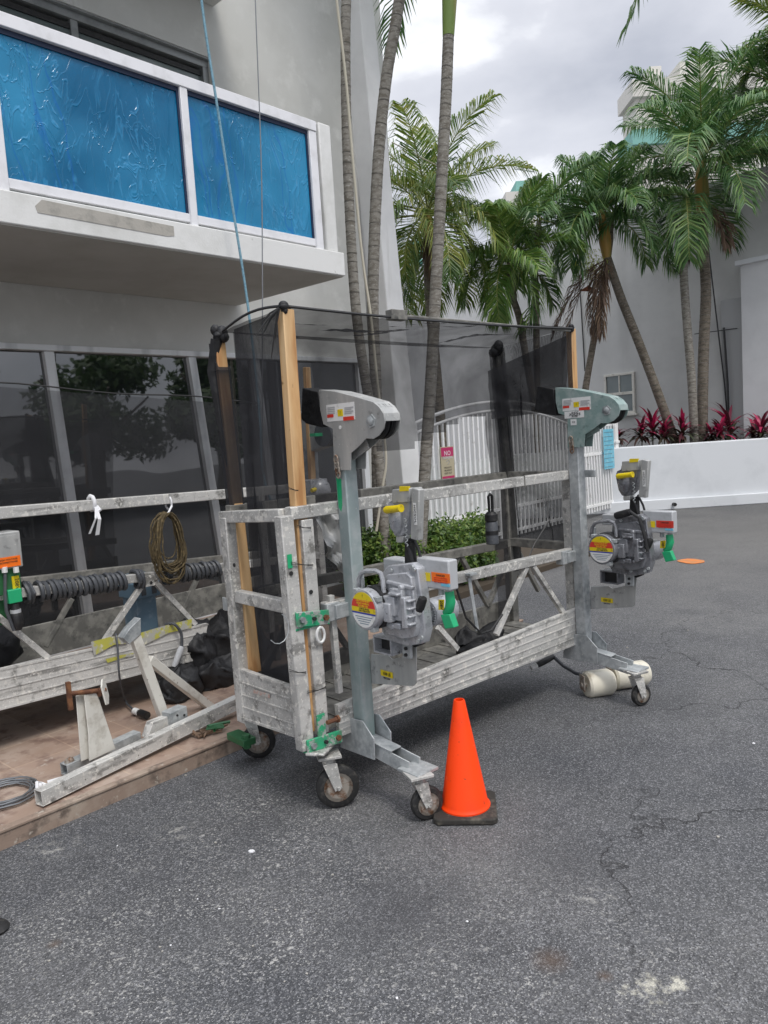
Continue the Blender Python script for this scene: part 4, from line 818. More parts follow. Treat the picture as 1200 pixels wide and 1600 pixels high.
# ---- stirrups (posts, heads, gussets, outrigger arms), built at the left end and repeated at the right
SX = .15
def SP(px, py, x=SX - .035): return PF.hit(px, py, 'x', x)
def stirrup(dx, mpost, mhead, extra):
    T = V(dx, 0, 0)
    top, bot = ph(550, 722, -.06), ph(566, 1170, -.06); top.x = bot.x = 0; X0 = SX
    g = MB(); g.bar(V(X0, bot.y, bot.z - .0) + T, V(X0 - .005, top.y, top.z + .03) + T, .064, .066, (0, 1, 0)); st = g.build('stirrup', mpost, plat, bevel=.005)
    # head: two cheek plates with roller between
    out = [(498, 609), (523, 611.5), (556, 620), (583, 628), (592, 635.5), (599, 646), (601.5, 658), (599.5, 670), (592, 680.5), (583, 686), (572, 685), (561, 697), (548, 708), (547.5, 735), (522, 735), (519.5, 670), (505, 663), (500, 640)]
    xa, xb = SX - .045, SX + .04
    P = [SP(x, y, xa) for x, y in out]
    g = MB(); g.prism([p + T for p in P], (.005, 0, 0)); g.prism([p + T + V(xb - xa - .005, 0, 0) for p in P], (.005, 0, 0))
    for i in list(range(0, 6)): a, b = P[i] + T, P[i + 1] + T; nn = (b - a).cross(V(1, 0, 0)).normalized() * .003; g.prism([a + V(.0051, 0, 0) - nn, a + V(xb - xa - .0051, 0, 0) - nn, b + V(xb - xa - .0051, 0, 0) - nn, b + V(.0051, 0, 0) - nn], nn)
    hd = g.build('head', mhead, st, bevel=.0015)
    c = SP(580, 658, xa) + T; rr_ = (SP(601, 658, xa) - SP(580, 658, xa)).length * .93
    for k, (u0, u1) in enumerate(((.012, .034), (.044, .066))):
        g = MB(); g.lathe(c + V(u0, 0, 0), (1, 0, 0), [(0, rr_), (.006, rr_ * .86), (.016, rr_ * .86), (.022, rr_)], 28); g.build('roller', 'black', st)
    g = MB(); g.lathe(c + V(-.012, 0, 0), (1, 0, 0), [(0, .012), (.004, .018), (.008, .018), (.008, .028), (.012, .028)], 6); g.build('axle_nut', 'galv', st)
    # cover behind, and lower web under the nose
    A = SP(548, 707, xa + .04) + T; B_ = SP(572, 688, xa + .04) + T
    g = MB(); g.bar(A, B_, .07, .008, (1, 0, 0)); g.build('web_plate', mhead, st)
    # rear guard box towards the platform
    P2 = [SP(x, y, xa + .01) for x, y in ((497, 612), (472, 606), (470, 655), (478, 662), (503, 668))]
    g = MB(); g.prism([p + T for p in P2], (.09, 0, 0)); g.build('rear_guard', 'bagblk', st, bevel=.004)
    # sticker on the head
    def patch(nm, m, x0, y0, x1, y1, lift=.001):
        a, b = SP(x0, y0, xa - lift), SP(x1, y1, xa - lift); g = MB(); g.prism([V(xa - lift, a.y, a.z) + T, V(xa - lift, b.y, a.z - .0) + T, V(xa - lift, b.y, b.z) + T, V(xa - lift, a.y, b.z) + T], (.0008, 0, 0)); return g.build(nm, m, st)
    EY = V(0, -1, 0)
    def tx(s, m, px, py, size, fit=None): c_ = SP(px, py, xa - .0024); text('lettering', s, m, st, c_ + T, EY, EZ, size, fit=fit)
    patch('warning_sticker', 'white', 509.5, 633, 555, 655); patch('red_band', 'redst', 536, 651.5, 553, 656, .002); patch('red_band', 'redst', 511, 648, 521, 652, .002)
    patch('yellow_triangle', 'yellow', 527, 640, 536, 650, .002); tx('!', 'ink', 531.5, 645, .02)
    for i, yy in enumerate((636.5, 639.5, 642.5, 645.5)): patch('print_line', 'pilaster', 511.5, yy, 523, yy + .9, .002); patch('print_line', 'pilaster', 538, yy, 552 - 3 * (i % 2), yy + .9, .002)
    if extra:
        patch('logo_sticker', 'white', 514, 660, 545, 672, .0015); tx('xBEEs', 'ink', 530, 664.5, .030); tx('ACCESS', 'ink', 530, 670, .011)
        patch('diamond_sticker', 'white', 524, 676, 534, 688, .0015); tx('<>', 'ink', 529, 682, .02)
    else:
        c_ = SP(531, 668, xa - .002) + T; g = MB(); g.cyl(c_, c_ + V(.004, 0, 0), .008, None, 8); g.build('rivet', 'white', st)
    # shackle chain at the neck
    c_ = SP(525, 718, xa - .01) + T; g = MB()
    for k in range(4): g.tube([c_ + V(.002 * k, .012 * math.cos(t), .018 * math.sin(t) - k * .02) for t in [i * .7854 for i in range(9)]], .004, 5)
    g.build('shackle', 'rim', st)
    # base gussets
    gx = SX - .05
    P3 = [SP(x, y, gx) for x, y in ((547, 1122), (566, 1127), (584, 1155), (585, 1188), (532, 1168), (532, 1155))]
    g = MB(); g.prism([p + T for p in P3], (.006, 0, 0)); g.prism([p + T + V(.095, 0, 0) for p in P3], (.006, 0, 0)); g.build('gusset', 'galv', st, bevel=.002)
    # outrigger arm
    A = SP(575, 1170, SX) + T; E_ = PF.hit(655, 1204, 'z', .215) + V(0, 0, 0)
    E_ = V(SX + .03, E_.y, .205) + T; a1 = V(A.x, A.y + .02, .255)
    g = MB(); sx = V(.03, 0, 0)
    g.bar(a1 + V(0, 0, -.028), E_ + V(0, .06, -.03), .066, .006, (0, 0, 1))
    for k in (-1, 1): g.bar(a1 + sx * k, E_ + V(0, .06, 0) + sx * k, .006, .06, (0, 0, 1))
    g.bar(a1 + V(0, .0, .03), a1.lerp(E_, .55) + V(0, 0, .03), .066, .006); g.bar(E_ + V(-.06, .04, -.004), E_ + V(.06, .04, -.004), .12, .012)
    g.build('outrigger_arm', 'galv', st, bevel=.002)
    # bracket to the mid rail
    z_ = zmid(SX + dx) if dx else zmid(.1); a2 = V(SX + dx - .1, -.035, z_ - .015); g = MB(); g.bar(a2, V(SX + dx + .02, -.035, z_ - .015), .03, .06); g.bar(a2 + V(.0, .0, 0), a2 + V(.0, .05, 0), .07, .075); g.build('side_bracket', 'galv', st, bevel=.003)
    return st, E_
s1, e1 = stirrup(0, 'galv_green', 'head', False)
s2, e2 = stirrup(1.66, 'galv', 'head_green', True)
for e_, r_ in ((e1, .07), (e2, .06)): caster(e_.x + .0, e_.y + .0, r_, R(-20), .196)
A = ph(535, 760, -.0965); B_ = ph(545, 812, -.0965)
g = MB(); q = SP(537, 745, SX - .0335); q2 = SP(545, 800, SX - .0335); g.prism([V(SX - .0385, -.034, q.z), V(SX - .0385, -.066, q.z - .01), V(SX - .0370, -.06, q2.z + .03), V(SX - .0365, -.05, q2.z), V(SX - .0370, -.034, q2.z + .02)], (.0006, 0, 0)); g.build('green_overspray', 'greenpl', plat)

# ---- hoists: gearbox, drum, handle, motor, control box, overspeed device
def hoist():
    hx = .05
    X = lambda px, py, x: PF.hit(px, py, 'x', x)
    root = D.objects.new('hoist', None); COL.objects.link(root); root.parent = plat
    # gearbox casting
    g = MB(); out = [(598, 893), (606, 884), (642, 880), (652, 889), (658, 930), (664, 985), (659, 1006), (636, 1010), (604, 1000), (596, 985)]
    P = [X(x, y, hx + .06) for x, y in out]; g.prism(P, (.045, 0, 0)); c0 = sum(P, V(0, 0, 0)) / len(P); gb = g
    P2 = [c0 + (p - c0) * .8 + V(-.02, 0, 0) for p in P]; g.prism(P2, (.03, 0, 0))
    # raised ribs and steps
    g.box(hx + .015, hx + .05, c0.y - .04, c0.y + .03, c0.z - .05, c0.z + .075); g.box(hx - .0, hx + .05, c0.y - .01, c0.y + .055, c0.z - .03, c0.z + .045); g.box(hx + .015, hx + .05, c0.y - .02, c0.y + .06, c0.z - .085, c0.z - .06)
    g.box(hx - .012, hx + .03, c0.y + .005, c0.y + .045, c0.z - .055, c0.z + .02); g.box(hx + .0, hx + .04, c0.y - .07, c0.y - .045, c0.z - .07, c0.z + .05); g.box(hx - .004, hx + .04, c0.y - .035, c0.y + .02, c0.z + .05, c0.z + .062)
    g.prism([V(hx + .03, c0.y - .085, c0.z + .09), V(hx + .03, c0.y + .06, c0.z + .10), V(hx + .03, c0.y + .07, c0.z + .085), V(hx + .03, c0.y - .08, c0.z + .075)], (.02, 0, 0))
    for k in range(4): g.box(hx + .008, hx + .05, c0.y - .085, c0.y - .065, c0.z - .06 + k * .03, c0.z - .05 + k * .03)
    g.cyl(c0 + V(-.055, -.055, -.03), c0 + V(0, -.055, -.03), .018, .024, 14); g.cyl(c0 + V(-.05, .03, -.075), c0 + V(0, .03, -.075), .014, .02, 12); g.cyl(c0 + V(-.045, -.03, .08), c0 + V(0, -.03, .08), .012, .016, 10)
    g.build('gearbox', 'cast', root, bevel=.0045)
    for (x, y) in ((612, 891), (648, 890), (632, 999), (660, 996), (601, 985), (645, 886), (655, 1001)):
        c = X(x, y, hx + .058); g = MB(); g.cyl(c, c + V(-.008, 0, 0), .008, None, 6); g.build('bolt', 'galv', root)
    # drum with label disc
    c = X(568, 953, hx - .045); r = abs(X(568, 921, hx - .045).z - c.z)
    g = MB(); g.lathe(c, (1, 0, 0), [(0, r * .86), (.001, r * .95), (.006, r), (.035, r), (.04, r * .97)], 40); g.build('drum_cover', 'cast', root)
    g = MB(); g.lathe(c + V(.04, 0, 0), (1, 0, 0), [(0, r * .97), (.004, r * 1.05), (.045, r * 1.05), (.05, r * .9)], 40); g.build('drum_ring', 'black', root)
    g = MB(); g.lathe(c + V(.09, 0, 0), (1, 0, 0), [(0, r * .9), (.04, r * .9)], 30); g.build('drum_back', 'cast', root)
    def band(m, z0, z1, k=.86, nm='label_band'):
        rr_ = r * k; P = []
        n = 14
        for i in range(n + 1): z = z0 + (z1 - z0) * i / n; P.append((z, math.sqrt(max(0, 1 - z * z))))
        poly = [c + V(-.0012, -y * rr_, z * rr_) for z, y in P] + [c + V(-.0012, y * rr_, z * rr_) for z, y in reversed(P)]
        g = MB(); g.prism(poly, (.001, 0, 0)); g.build(nm, m, root)
    band('yellow', .56, .995); band('redst', .14, .55); band('yellow', -.14, .13); band('bluest', -.24, -.15); band('white', -.995, -.25)
    EY = V(0, -1, 0)
    for i in range(3): text('lettering', ('CAUTION HOIST', 'READ MANUAL', 'BEFORE USE')[i], 'yellow', root, c + V(-.0014, 0, r * (.42 - .12 * i)), EY, EZ, .011)
    for i in range(2): text('lettering', ('CHECK BRAKE', 'AND WIRE ROPE')[i], 'ink', root, c + V(-.0014, -.006, r * (.05 - .1 * i)), EY, EZ, .009)
    text('lettering', '!', 'ink', root, c + V(-.0014, 0, r * .68), EY, EZ, .018)
    for i in range(4):
        g = MB(); zz = -.36 - .11 * i; hw = r * (.62 - .1 * i); g.box(c.x - .0016, c.x - .0012, c.y - hw, c.y + hw, c.z + r * zz, c.z + r * (zz + .035)); g.build('print_line', 'bluegrey', root)
    # clamp pieces on the rim
    for t in (.6, 2.2, -1.1): g = MB(); q = c + V(.015, -math.cos(t) * r * 1.03, math.sin(t) * r * 1.03); g.box(q.x - .012, q.x + .016, q.y - .012, q.y + .012, q.z - .01, q.z + .01); g.build('clamp_block', 'galv', root, bevel=.002)
    # handle
    P = [X(x, y, hx + .02) for x, y in ((560, 925), (561, 905), (565, 895), (572, 892), (588, 892), (595, 896), (598, 906), (600, 926))]
    g = MB(); g.tube(P, .0095, 8); g.build('carry_handle', 'cast', root)
    g = MB(); q = X(567, 915, hx + .03); g.tube([q + V(0, 0, .03), q + V(0, 0, -.04)], .008, 8); g.tube([q + V(.01, -.03, .0), q + V(.01, -.03, -.03)], .012, 8); g.build('latch', 'galv', root)
    # square tube below and plate
    g = MB(); a, b = X(582, 992, hx + .06), X(612, 1026, hx + .06); y0, y1, z0, z1 = b.y, a.y, b.z, a.z
    g.box(hx + .06, hx + .13, y0, y1, z1 - .008, z1); g.box(hx + .06, hx + .13, y0, y1, z0, z0 + .008); g.box(hx + .06, hx + .13, y0, y0 + .008, z0 + .008, z1 - .008); g.box(hx + .06, hx + .13, y1 - .008, y1, z0 + .008, z1 - .008); g.build('square_socket', 'cast', root, bevel=.0015)
    g = MB(); g.box(hx + .10, hx + .11, y0 + .008, y1 - .008, z0 + .008, z1 - .008); g.build('socket_back', 'ink', root)
    g = MB(); P = [X(x, y, hx + .13) for x, y in ((579, 1022), (606, 1024), (612, 1030), (632, 1026), (634, 1003), (650, 1006), (650, 1068), (645, 1072), (576, 1068))]; g.prism(P, (.006, 0, 0)); g.build('mounting_plate', 'head', root, bevel=.001)
    q = X(594.5, 1046, hx + .127); q2 = X(614, 1060.5, hx + .127); g = MB(); g.box(hx + .127, hx + .1275, q2.y, q.y, q2.z, q.z); g.build('yellow_plate', 'yellow', root)
    text('lettering', '1500 LB', 'ink', root, V(hx + .1262, (q.y + q2.y) / 2, q.z - .014), EY, EZ, .02, fit=.045); text('lettering', 'MAX LOAD', 'ink', root, V(hx + .1262, (q.y + q2.y) / 2, q.z - .032), EY, EZ, .01, fit=.04)
    g = MB(); P = [X(x, y, hx + .10) for x, y in ((628, 1002), (641, 1004), (642, 1030), (629, 1028))]; g.prism(P, (.012, 0, 0)); g.build('pin_bracket', 'galv', root, bevel=.002)
    for yy in (1013, 1023): q = X(635, yy, hx + .10); g = MB(); g.cyl(q, q + V(-.008, 0, 0), .0075, None, 6); g.build('bolt', 'ink', root)
    g = MB(); P = [X(x, y, hx + .12) for x, y in ((640, 985), (655, 980), (660, 990), (657, 1008), (648, 1012), (636, 1005))]; g.prism(P, (.03, 0, 0)); g.tube([X(650, 940, hx + .13), X(657, 965, hx + .13), X(658, 990, hx + .13), X(646, 1008, hx + .13)], .008, 6); g.build('rope_guide', 'black', root, bevel=.003)
    g = MB(); P = [X(x, y, hx + .05) for x, y in ((637, 945), (644, 947), (653, 975), (646, 979))]; g.prism(P, (.002, 0, 0)); g.build('yellow_label', 'yellow', root)
    g = MB(); P = [X(x, y, hx + .048) for x, y in ((640, 950), (643, 951), (650, 974), (647, 975))]; g.prism(P, (.001, 0, 0)); g.build('print_line', 'ink', root)
    # motor with cooling slots, behind
    c2 = X(680, 955, hx + .22); g = MB(); g.lathe(c2 + V(-.05, 0, 0), (1, 0, 0), [(0, .05), (.004, .056), (.13, .056), (.135, .05)], 24); g.lathe(c2 + V(-.05, .0, 0), (1, 0, 0), [(-.03, .03), (0, .045)], 16)
    for i in range(9): z = -.04 + i * .01; hw = math.sqrt(.0030 - z * z); g.box(c2.x - .058, c2.x - .052, c2.y - hw, c2.y + hw, c2.z + z - .0025, c2.z + z + .0025)
    g.build('motor', 'cast', root)
    g = MB()
    g.lathe(c2 + V(-.0515, 0, 0), (1, 0, 0), [(0, .046), (.001, .046)], 24); g.build('motor_grille', 'ink', root)
    # control box
    a, b = X(650, 871, hx + .1), X(703, 924, hx + .1); g = MB(); g.box(hx + .1, hx + .15, b.y, a.y, b.z, a.z); cb = g.build('control_box', 'box', root, bevel=.006)
    zt = a.z; zs = (a.z - b.z)
    g = MB(); y_a, y_b = X(674, 900, hx + .098).y, X(702.5, 900, hx + .098).y; z_a = zt - .43 * zs; g.box(hx + .0985, hx + .0995, y_b, y_a, zt - .74 * zs, z_a); g.build('control_label', 'orange', root)
    text('lettering', 'DANGER', 'ink', root, V(hx + .0982, (y_a + y_b) / 2, z_a - .01), EY, EZ, .011, fit=.045)
    for i in range(3): text('lettering', ('HIGH VOLTAGE INSIDE', 'DISCONNECT POWER', 'BEFORE SERVICING')[i], 'redst', root, V(hx + .0982, (y_a + y_b) / 2, z_a - .02 - i * .008), EY, EZ, .007, fit=.07)
    g = MB(); y_c, y_d = X(657, 900, hx + .098).y, X(672, 900, hx + .098).y; g.box(hx + .0985, hx + .0995, y_d, y_c, zt - .76 * zs, zt - .47 * zs); g.build('shock_sticker', 'yellow', root); text('lettering', '!', 'ink', root, V(hx + .0982, (y_c + y_d) / 2, zt - .61 * zs), EY, EZ, .035)
    g = MB(); y_e = X(689, 915, hx + .098).y; g.box(hx + .0985, hx + .0995, y_b + .002, y_e, zt - .86 * zs, zt - .77 * zs); g.build('blue_sticker', 'skyst', root)
    a, b = X(598, 872, hx + .2), X(632, 898, hx + .2); g = MB(); g.box(hx + .2, hx + .27, b.y, a.y, b.z, a.z); g.build('brake_cover', 'box', root, bevel=.006)
    # green plug housings
    P = [X(x, y, hx + .14) for x, y in ((702, 924), (704, 940), (702, 952), (696, 958))]; g = MB(); g.tube(P, [.018, .02, .019, .014], 10); g.build('green_elbow', 'greenpl', root)
    P = [X(x, y, hx + .12) for x, y in ((688, 961), (702, 960), (709, 981), (695, 983))]; g = MB(); g.prism(P, (.03, 0, 0)); g.build('green_plug', 'greenpl', root, bevel=.003)
    P = [X(x, y, hx + .12) for x, y in ((685, 937), (694, 937), (693, 953), (685, 953))]; g = MB(); g.prism(P, (.002, 0, 0)); g.build('yellow_label', 'yellow', root); q = X(689.5, 945, hx + .118); text('lettering', '208V', 'ink', root, q, V(0, 0, -1), EY * -1 if False else V(0, -1, 0), .02, fit=.035)
    for px in (690, 703): q = X(px, 924, hx + .14); g = MB(); g.cyl(q + V(0, 0, -.012), q + V(0, 0, .012), .012, None, 8); g.build('gland', 'box', root)
    # black arm and cable
    g = MB(); P = [X(x, y, hx + .12) for x, y in ((632, 845), (645, 838), (648, 880), (653, 905), (645, 915), (640, 894), (622, 893), (622, 886), (632, 882))]; g.prism(P, (.014, 0, 0)); g.build('black_arm', 'black', root, bevel=.002)
    for (x, y) in ((624, 890), (633, 890)): q = X(x, y, hx + .118); g = MB(); g.cyl(q, q + V(-.006, 0, 0), .007, None, 8); g.build('bolt', 'galv', root)
    g = MB(); P = [X(x, y, hx + .1) for x, y in ((634, 845), (640, 860), (645, 880), (646, 905), (649, 925), (654, 940))]; g.tube(P, .0075, 8); g.tube([P[0] + V(.02, -.02, .02), P[1] + V(.02, -.03, 0), P[2] + V(.02, -.03, 0)], .006, 8); g.build('power_cable', 'black', root)
    a, b = X(661, 934, hx + .06), X(655, 954, hx + .06); d = (b - a); g = MB(); g.tube([a, a + d * .15, a + d * .75, b], [.015, .018, .018, .016], 12); g.build('cable_connector', 'black', root); g = MB(); g.cyl(b, b + d * .22, .017, .014, 12); g.build('connector_tip', 'white', root)
    # overspeed device on top
    k = hx + .10
    P = [X(x, y, k) for x, y in ((613, 772), (640, 770), (640, 790), (637, 825), (628, 838), (616, 838), (610, 825), (604, 795), (606, 785), (612, 782))]; g = MB(); g.prism(P, (.06, 0, 0)); c3 = X(620, 812, k); g.ball(c3, (.03, .035, .06)); g.build('safety_brake', 'cast', root, bevel=.006)
    P = [X(x, y, k) for x, y in ((618, 838), (630, 838), (629, 848), (619, 848))]; g = MB(); g.prism(P, (.04, 0, 0)); g.build('brake_neck', 'head', root, bevel=.004); g = MB(); P = [X(x, y, k - .01) for x, y in ((612, 765), (640, 763), (640, 785), (612, 787))]; g.prism(P, (.07, 0, 0)); g.build('brake_cap', 'head', root, bevel=.004)
    P = [X(x, y, k - .015) for x, y in ((643, 762), (655, 765), (653, 845), (641, 842))]; g = MB(); g.prism(P, (.03, 0, 0)); g.build('upright_channel', 'head', root, bevel=.004)
    q = X(648.5, 803, k - .0165); q2 = X(650, 803, k - .0165)
    g = MB(); g.box(q.x - .0005, q.x + .0005, q.y - .008, q.y + .008, q.z - .042, q.z + .042); g.build('name_strip', 'white', root); text('lettering', 'HICSOL', 'ink', root, q + V(-.001, 0, 0), V(0, 0, -1), V(0, -1, 0), .014, fit=.07)
    a, b = X(602, 797, k - .04), X(627, 794, k - .04); g = MB(); g.tube([a, a.lerp(b, .1), a.lerp(b, .8), b], [.012, .0155, .014, .016], 12); g.build('yellow_lever', 'yellow', root)
    g = MB(); P = [X(x, y, k - .012) for x, y in ((624, 760), (638, 760), (638, 767), (624, 768))]; g.prism(P, (.01, 0, 0)); g.build('yellow_cap', 'yellow', root)
    g = MB(); q = X(634, 830, k - .01); g.tube([q + V(.0, .006 * math.cos(t * 1.3), .05 - t * .004) + V(.006 * math.sin(t * 1.3), 0, 0) for t in range(28)], .0022, 4); g.build('spring', 'galv', root)
    g = MB(); P = [X(x, y, k + .0) for x, y in ((634, 846), (641, 846), (644, 905), (634, 900))]; g.prism(P, (.02, 0, 0)); g.build('wire_guide', 'black', root)
    return root
ho = hoist()
def shift_tree(o, off):
    c = copy_tree(o, plat); c.location = Vector(c.location) + off; return c
ho2 = shift_tree(ho, V(1.665, -.0, -.005))
for c in ho2.children:
    if c.data and len(c.data.materials) and c.data.materials[0] == M['cast']: c.data = c.data.copy(); c.data.materials[0] = M['castd']
    if c.name.startswith('control_label'): c.data = c.data.copy(); c.data.materials[0] = M['redst']; c['label'] = 'red warning label on the far control box'
g = MB(); a = PF.hit(962, 806, 'x', 1.75); b = PF.hit(985, 800, 'x', 1.75)
g.tube([a, a.lerp(b, .2), a.lerp(b, .8), b], [.018, .02, .02, .018], 12); g.tube([b, b + V(0, -.05, -.03), PF.hit(1008, 840, 'x', 1.75), PF.hit(1012, 862, 'x', 1.75)], .009, 8); g.build('power_plug', 'black', plat)
# roller bumper tubes by the far caster
g = MB(); a = PF.hit(925, 1068, 'z', .075); b = PF.hit(952, 1064, 'z', .075); 
a = WF.hit(922, 1066, 'z', .07); b = WF.hit(958, 1063, 'z', .07)
def toPF(p): q = p - PF.o; return V(q.dot(PF.u), q.dot(PF.n), q.z)
for (p0, p1, r_) in (((915, 1070), (958, 1064), .076), ((956, 1058), (1012, 1050), .074)):
    a, b = toPF(WF.hit(*p0, 'z', .068 if p0[0] < 940 else .075)), toPF(WF.hit(*p1, 'z', .068 if p0[0] < 940 else .075))
    g = MB(); g.lathe(a, b - a, [(0, .01), (0, r_ * .86), (.012, r_), ((b - a).length - .03, r_), ((b - a).length - .008, r_ * .8), ((b - a).length, .02)], 26); g.build('bumper_roller', 'pvc', plat)
    g = MB(); d = (b - a).normalized(); g.cyl(a - d * .03, a + d * .01, .018, None, 10); g.bar(a - d * .02 + V(0, 0, .06), a - d * .02 - V(0, 0, .03), .06, .006, d); g.build('roller_bracket', 'rim', plat, bevel=.002)
P = [toPF(WF.hit(x, y, 'z', z)) for x, y, z in ((865, 1026, .17), (880, 1040, .12), (900, 1052, .10), (916, 1056, .10))]
g = MB(); g.tube(P, .011, 8); g.build('trailing_cable', 'cable', plat)
a, b = P[0], toPF(WF.hit(838, 1040, 'z', .14)); g = MB(); g.tube([a, a.lerp(b, .3), a.lerp(b, .8), b], [.014, .019, .019, .015], 12); g.build('cable_connector', 'black', plat); g = MB(); g.cyl(b, b + (b - a) * .3, .018, .015, 12); g.build('connector_tip', 'white', plat)
# small lug on the far post
q = PF.hit(915, 740, 'x', 1.80); g = MB(); g.box(q.x, q.x + .01, q.y - .06, q.y + .01, q.z - .02, q.z + .02); g.build('lug', 'galv', plat, bevel=.003)

# ================================================================== WOOD POSTS AND NETTING
GW = 'wooden posts lashed upright to the platforms'
def wood_post(label, p0, p1, w, fr, m='wood', name='wooden_post', h_=None):
    g = MB(); n = 8; p0, p1 = Vector(p0), Vector(p1)
    for i in range(1): g.bar(p0, p1, w, h_ or w * .8, (0, 1, 0))
    o = g.build(name, m, bevel=.004); tag(o, label, 'post', GW, fr); return o
wood_post('bright pine post rising highest at the near platform corner', ph(489, 1140, .02), ph(446, 484, .02), .056, PF)
wood_post('pine post at the back left corner of the near platform, half wrapped in netting', pxx(398, 1050, -.075) + V(0, .0, 0), pxx(341, 534, -.075), .05, PF)
wood_post('short pine post showing above the far stirrup head', ph(903, 800, .03), ph(892, 514, .03), .046, PF)
wood_post('dark netting wrapped post between the two gate leaves', ph(806, 900, YB), ph(776, 540, YB), .055, PF, 'alu_dark')
wood_post('thin pine post behind the netting beside the near stirrup', BF.hit(497, 930, 'y', .9), BF.hit(479, 574, 'y', .9), .045, BF)
g = MB(); a, b = ph(610, 492, .01), ph(893, 517, .01); g.bar(a, b, .012, .012); g.bar(a + V(-.01, 0, 0), a + V(.085, 0, 0), .045, .045); o = g.build('top_batten', 'alu_dark', bevel=.003); tag(o, 'long thin batten carrying the top edge of the black netting', 'batten', None, PF)

from mathutils import noise as MN
def cloth(name, corners, nx, ny, amp, m, label, fr, seed=0, edge=None, group='black debris netting panels', sag=0, cut=None, parent=None):
    """corners: bottom-left, bottom-right, top-right, top-left; soft folds pushed along the cloth's normal."""
    a, b, c, d = map(Vector, corners); nn = (b - a).cross(d - a).normalized(); vs = []; fs = []
    for j in range(ny + 1):
        for i in range(nx + 1):
            u_, v_ = i / nx, j / ny; p = a.lerp(b, u_).lerp(d.lerp(c, u_), v_)
            ed = min(1, 6 * min(u_, 1 - u_) + .2) * min(1, 6 * (1 - v_) + .1)
            f = MN.noise(V(u_ * 5 + seed, v_ * 2.2, seed)) + .6 * MN.noise(V(u_ * 14 + v_ * 5, v_ * 3 + seed, 3)) ; p += nn * amp * f * ed * 1.6
            p.z -= sag * 4 * u_ * (1 - u_) * (1 if edge else v_ * (1 - v_) * 4)
            vs.append(p)
    for j in range(ny):
        for i in range(nx):
            if cut and cut((i + .5) / nx, (j + .5) / ny): continue
            k = j * (nx + 1) + i; fs.append((k, k + 1, k + nx + 2, k + nx + 1))
    g = MB(); g.add(vs, fs); o = g.build(name, m, parent, smooth=False)
    o.data.polygons.foreach_set('use_smooth', [True] * len(o.data.polygons))
    if not parent: tag(o, label, 'netting', group, fr)
    return o
Fl, Fr_ = ph(443, 478, .0), ph(893, 513, .0); Bl, Br = pxx(343, 520, -.075), ph(776, 544, YB)
Bl.y = YB - .0; Br.x = min(Br.x, Fr_.x + .02)
def hem(o, pts, r=.006):
    g = MB(); g.tube(pts, r, 5); g.build('hem', 'ink', o)
o = cloth('debris_netting', (Fl, Fr_, Br, Bl), 60, 14, .022, 'net', 'black netting roof stretched over the near platform', PF, 1, edge=True, sag=.015)
hem(o, [Fl.lerp(Fr_, t / 12) + V(0, 0, -.06 * t / 12 * (1 - t / 12)) for t in range(13)]); hem(o, [Fl.lerp(Bl, t / 8) + V(0, 0, -.015 * 4 * 0) + V(0, 0, .03 * math.sin(math.pi * t / 8)) for t in range(9)])
o = cloth('debris_netting', (V(-.05, .02, .42), V(-.05, YB - .03, .42), V(-.03, YB - .03, Bl.z + .01), V(-.03, .0, Fl.z)), 22, 40, .02, 'netd', 'dark netting panel across the left end of the near platform', PF, 2)
o = cloth('debris_netting', (V(-.03, YB - .03, .42), V(Br.x - .02, YB - .03, .42), V(Br.x, YB - .01, Br.z), V(-.03, YB - .02, Bl.z)), 70, 40, .03, 'net', 'netting panel along the rear of the near platform', PF, 3,
      cut=lambda u, v: u > .36 and v < (.70 + .05 * math.sin(u * 9)) and u < .93)
XN = Fr_.x - .01
o = cloth('debris_netting', (V(XN, .02, .84), V(XN, YB - .04, .84), V(Br.x, YB - .02, Br.z), V(Fr_.x, .0, Fr_.z)), 22, 36, .035, 'netd', 'netting panel hanging across the right end of the near platform', PF, 4)
hem(o, [V(XN, .02, .84), V(XN, YB - .04, .84)], .012)
g = MB(); q0, q1 = pxx(368, 790, -.075), pxx(346, 580, -.075); g.bar(q0, q1, .062, .054, (0, 1, 0)); q2 = pxx(341, 536, -.075)
g.prism([q1 + V(.0, -.028, .0) + V(-.032, 0, 0), q1 + V(-.032, .028, 0), q2 + V(-.032, .028, 0)], (.064, 0, 0)); o = g.build('netting_sleeve', 'netd', smooth=False); tag(o, 'netting sleeve wound round the back left pine post', 'netting', None, PF)
g = MB(); q0, q1 = ph(805, 890, YB - .002), ph(776, 545, YB - .002); g.bar(q0, q1, .072, .062, (0, 1, 0)); o = g.build('netting_sleeve', 'netl', smooth=False); tag(o, 'netting sleeve round the dark post between the gate leaves', 'netting', None, PF)
o = cloth('debris_netting', (ph(768, 655, YB - .05), ph(884, 640, .2), ph(890, 522, .04), ph(762, 580, YB - .04)), 24, 18, .05, 'netd', 'loose bulging netting fold left of the far stirrup head', PF, 11)
# bunched netting round post heads
def bunch(label, c, r, fr, seed, tail=None):
    rs = random.Random(seed); g = MB()
    for k in range(6): g.ball(c + V(rs.uniform(-1, 1) * r * .4, rs.uniform(-1, 1) * r * .4, rs.uniform(-1, 1) * r * .6), (r * rs.uniform(.5, .8), r * rs.uniform(.5, .8), r * rs.uniform(.5, .9)), 9, 6)
    if tail: g.tube(tail, [r * .7, r * .75, r * .7, r * .5, r * .2][:len(tail)], 7)
    o = g.build('netting_bunch', 'bagblk'); tag(o, label, 'netting', 'bunched netting on post heads', fr)
bunch('bunched black netting knotted over the back left post', pxx(342, 520, -.075), .038, PF, 1, [pxx(338, 530, -.09), pxx(333, 580, -.10), pxx(344, 640, -.09), pxx(358, 720, -.085), pxx(368, 778, -.08)])
bunch('black netting cap on top of the bright pine post', ph(443, 480, .01), .026, PF, 2)
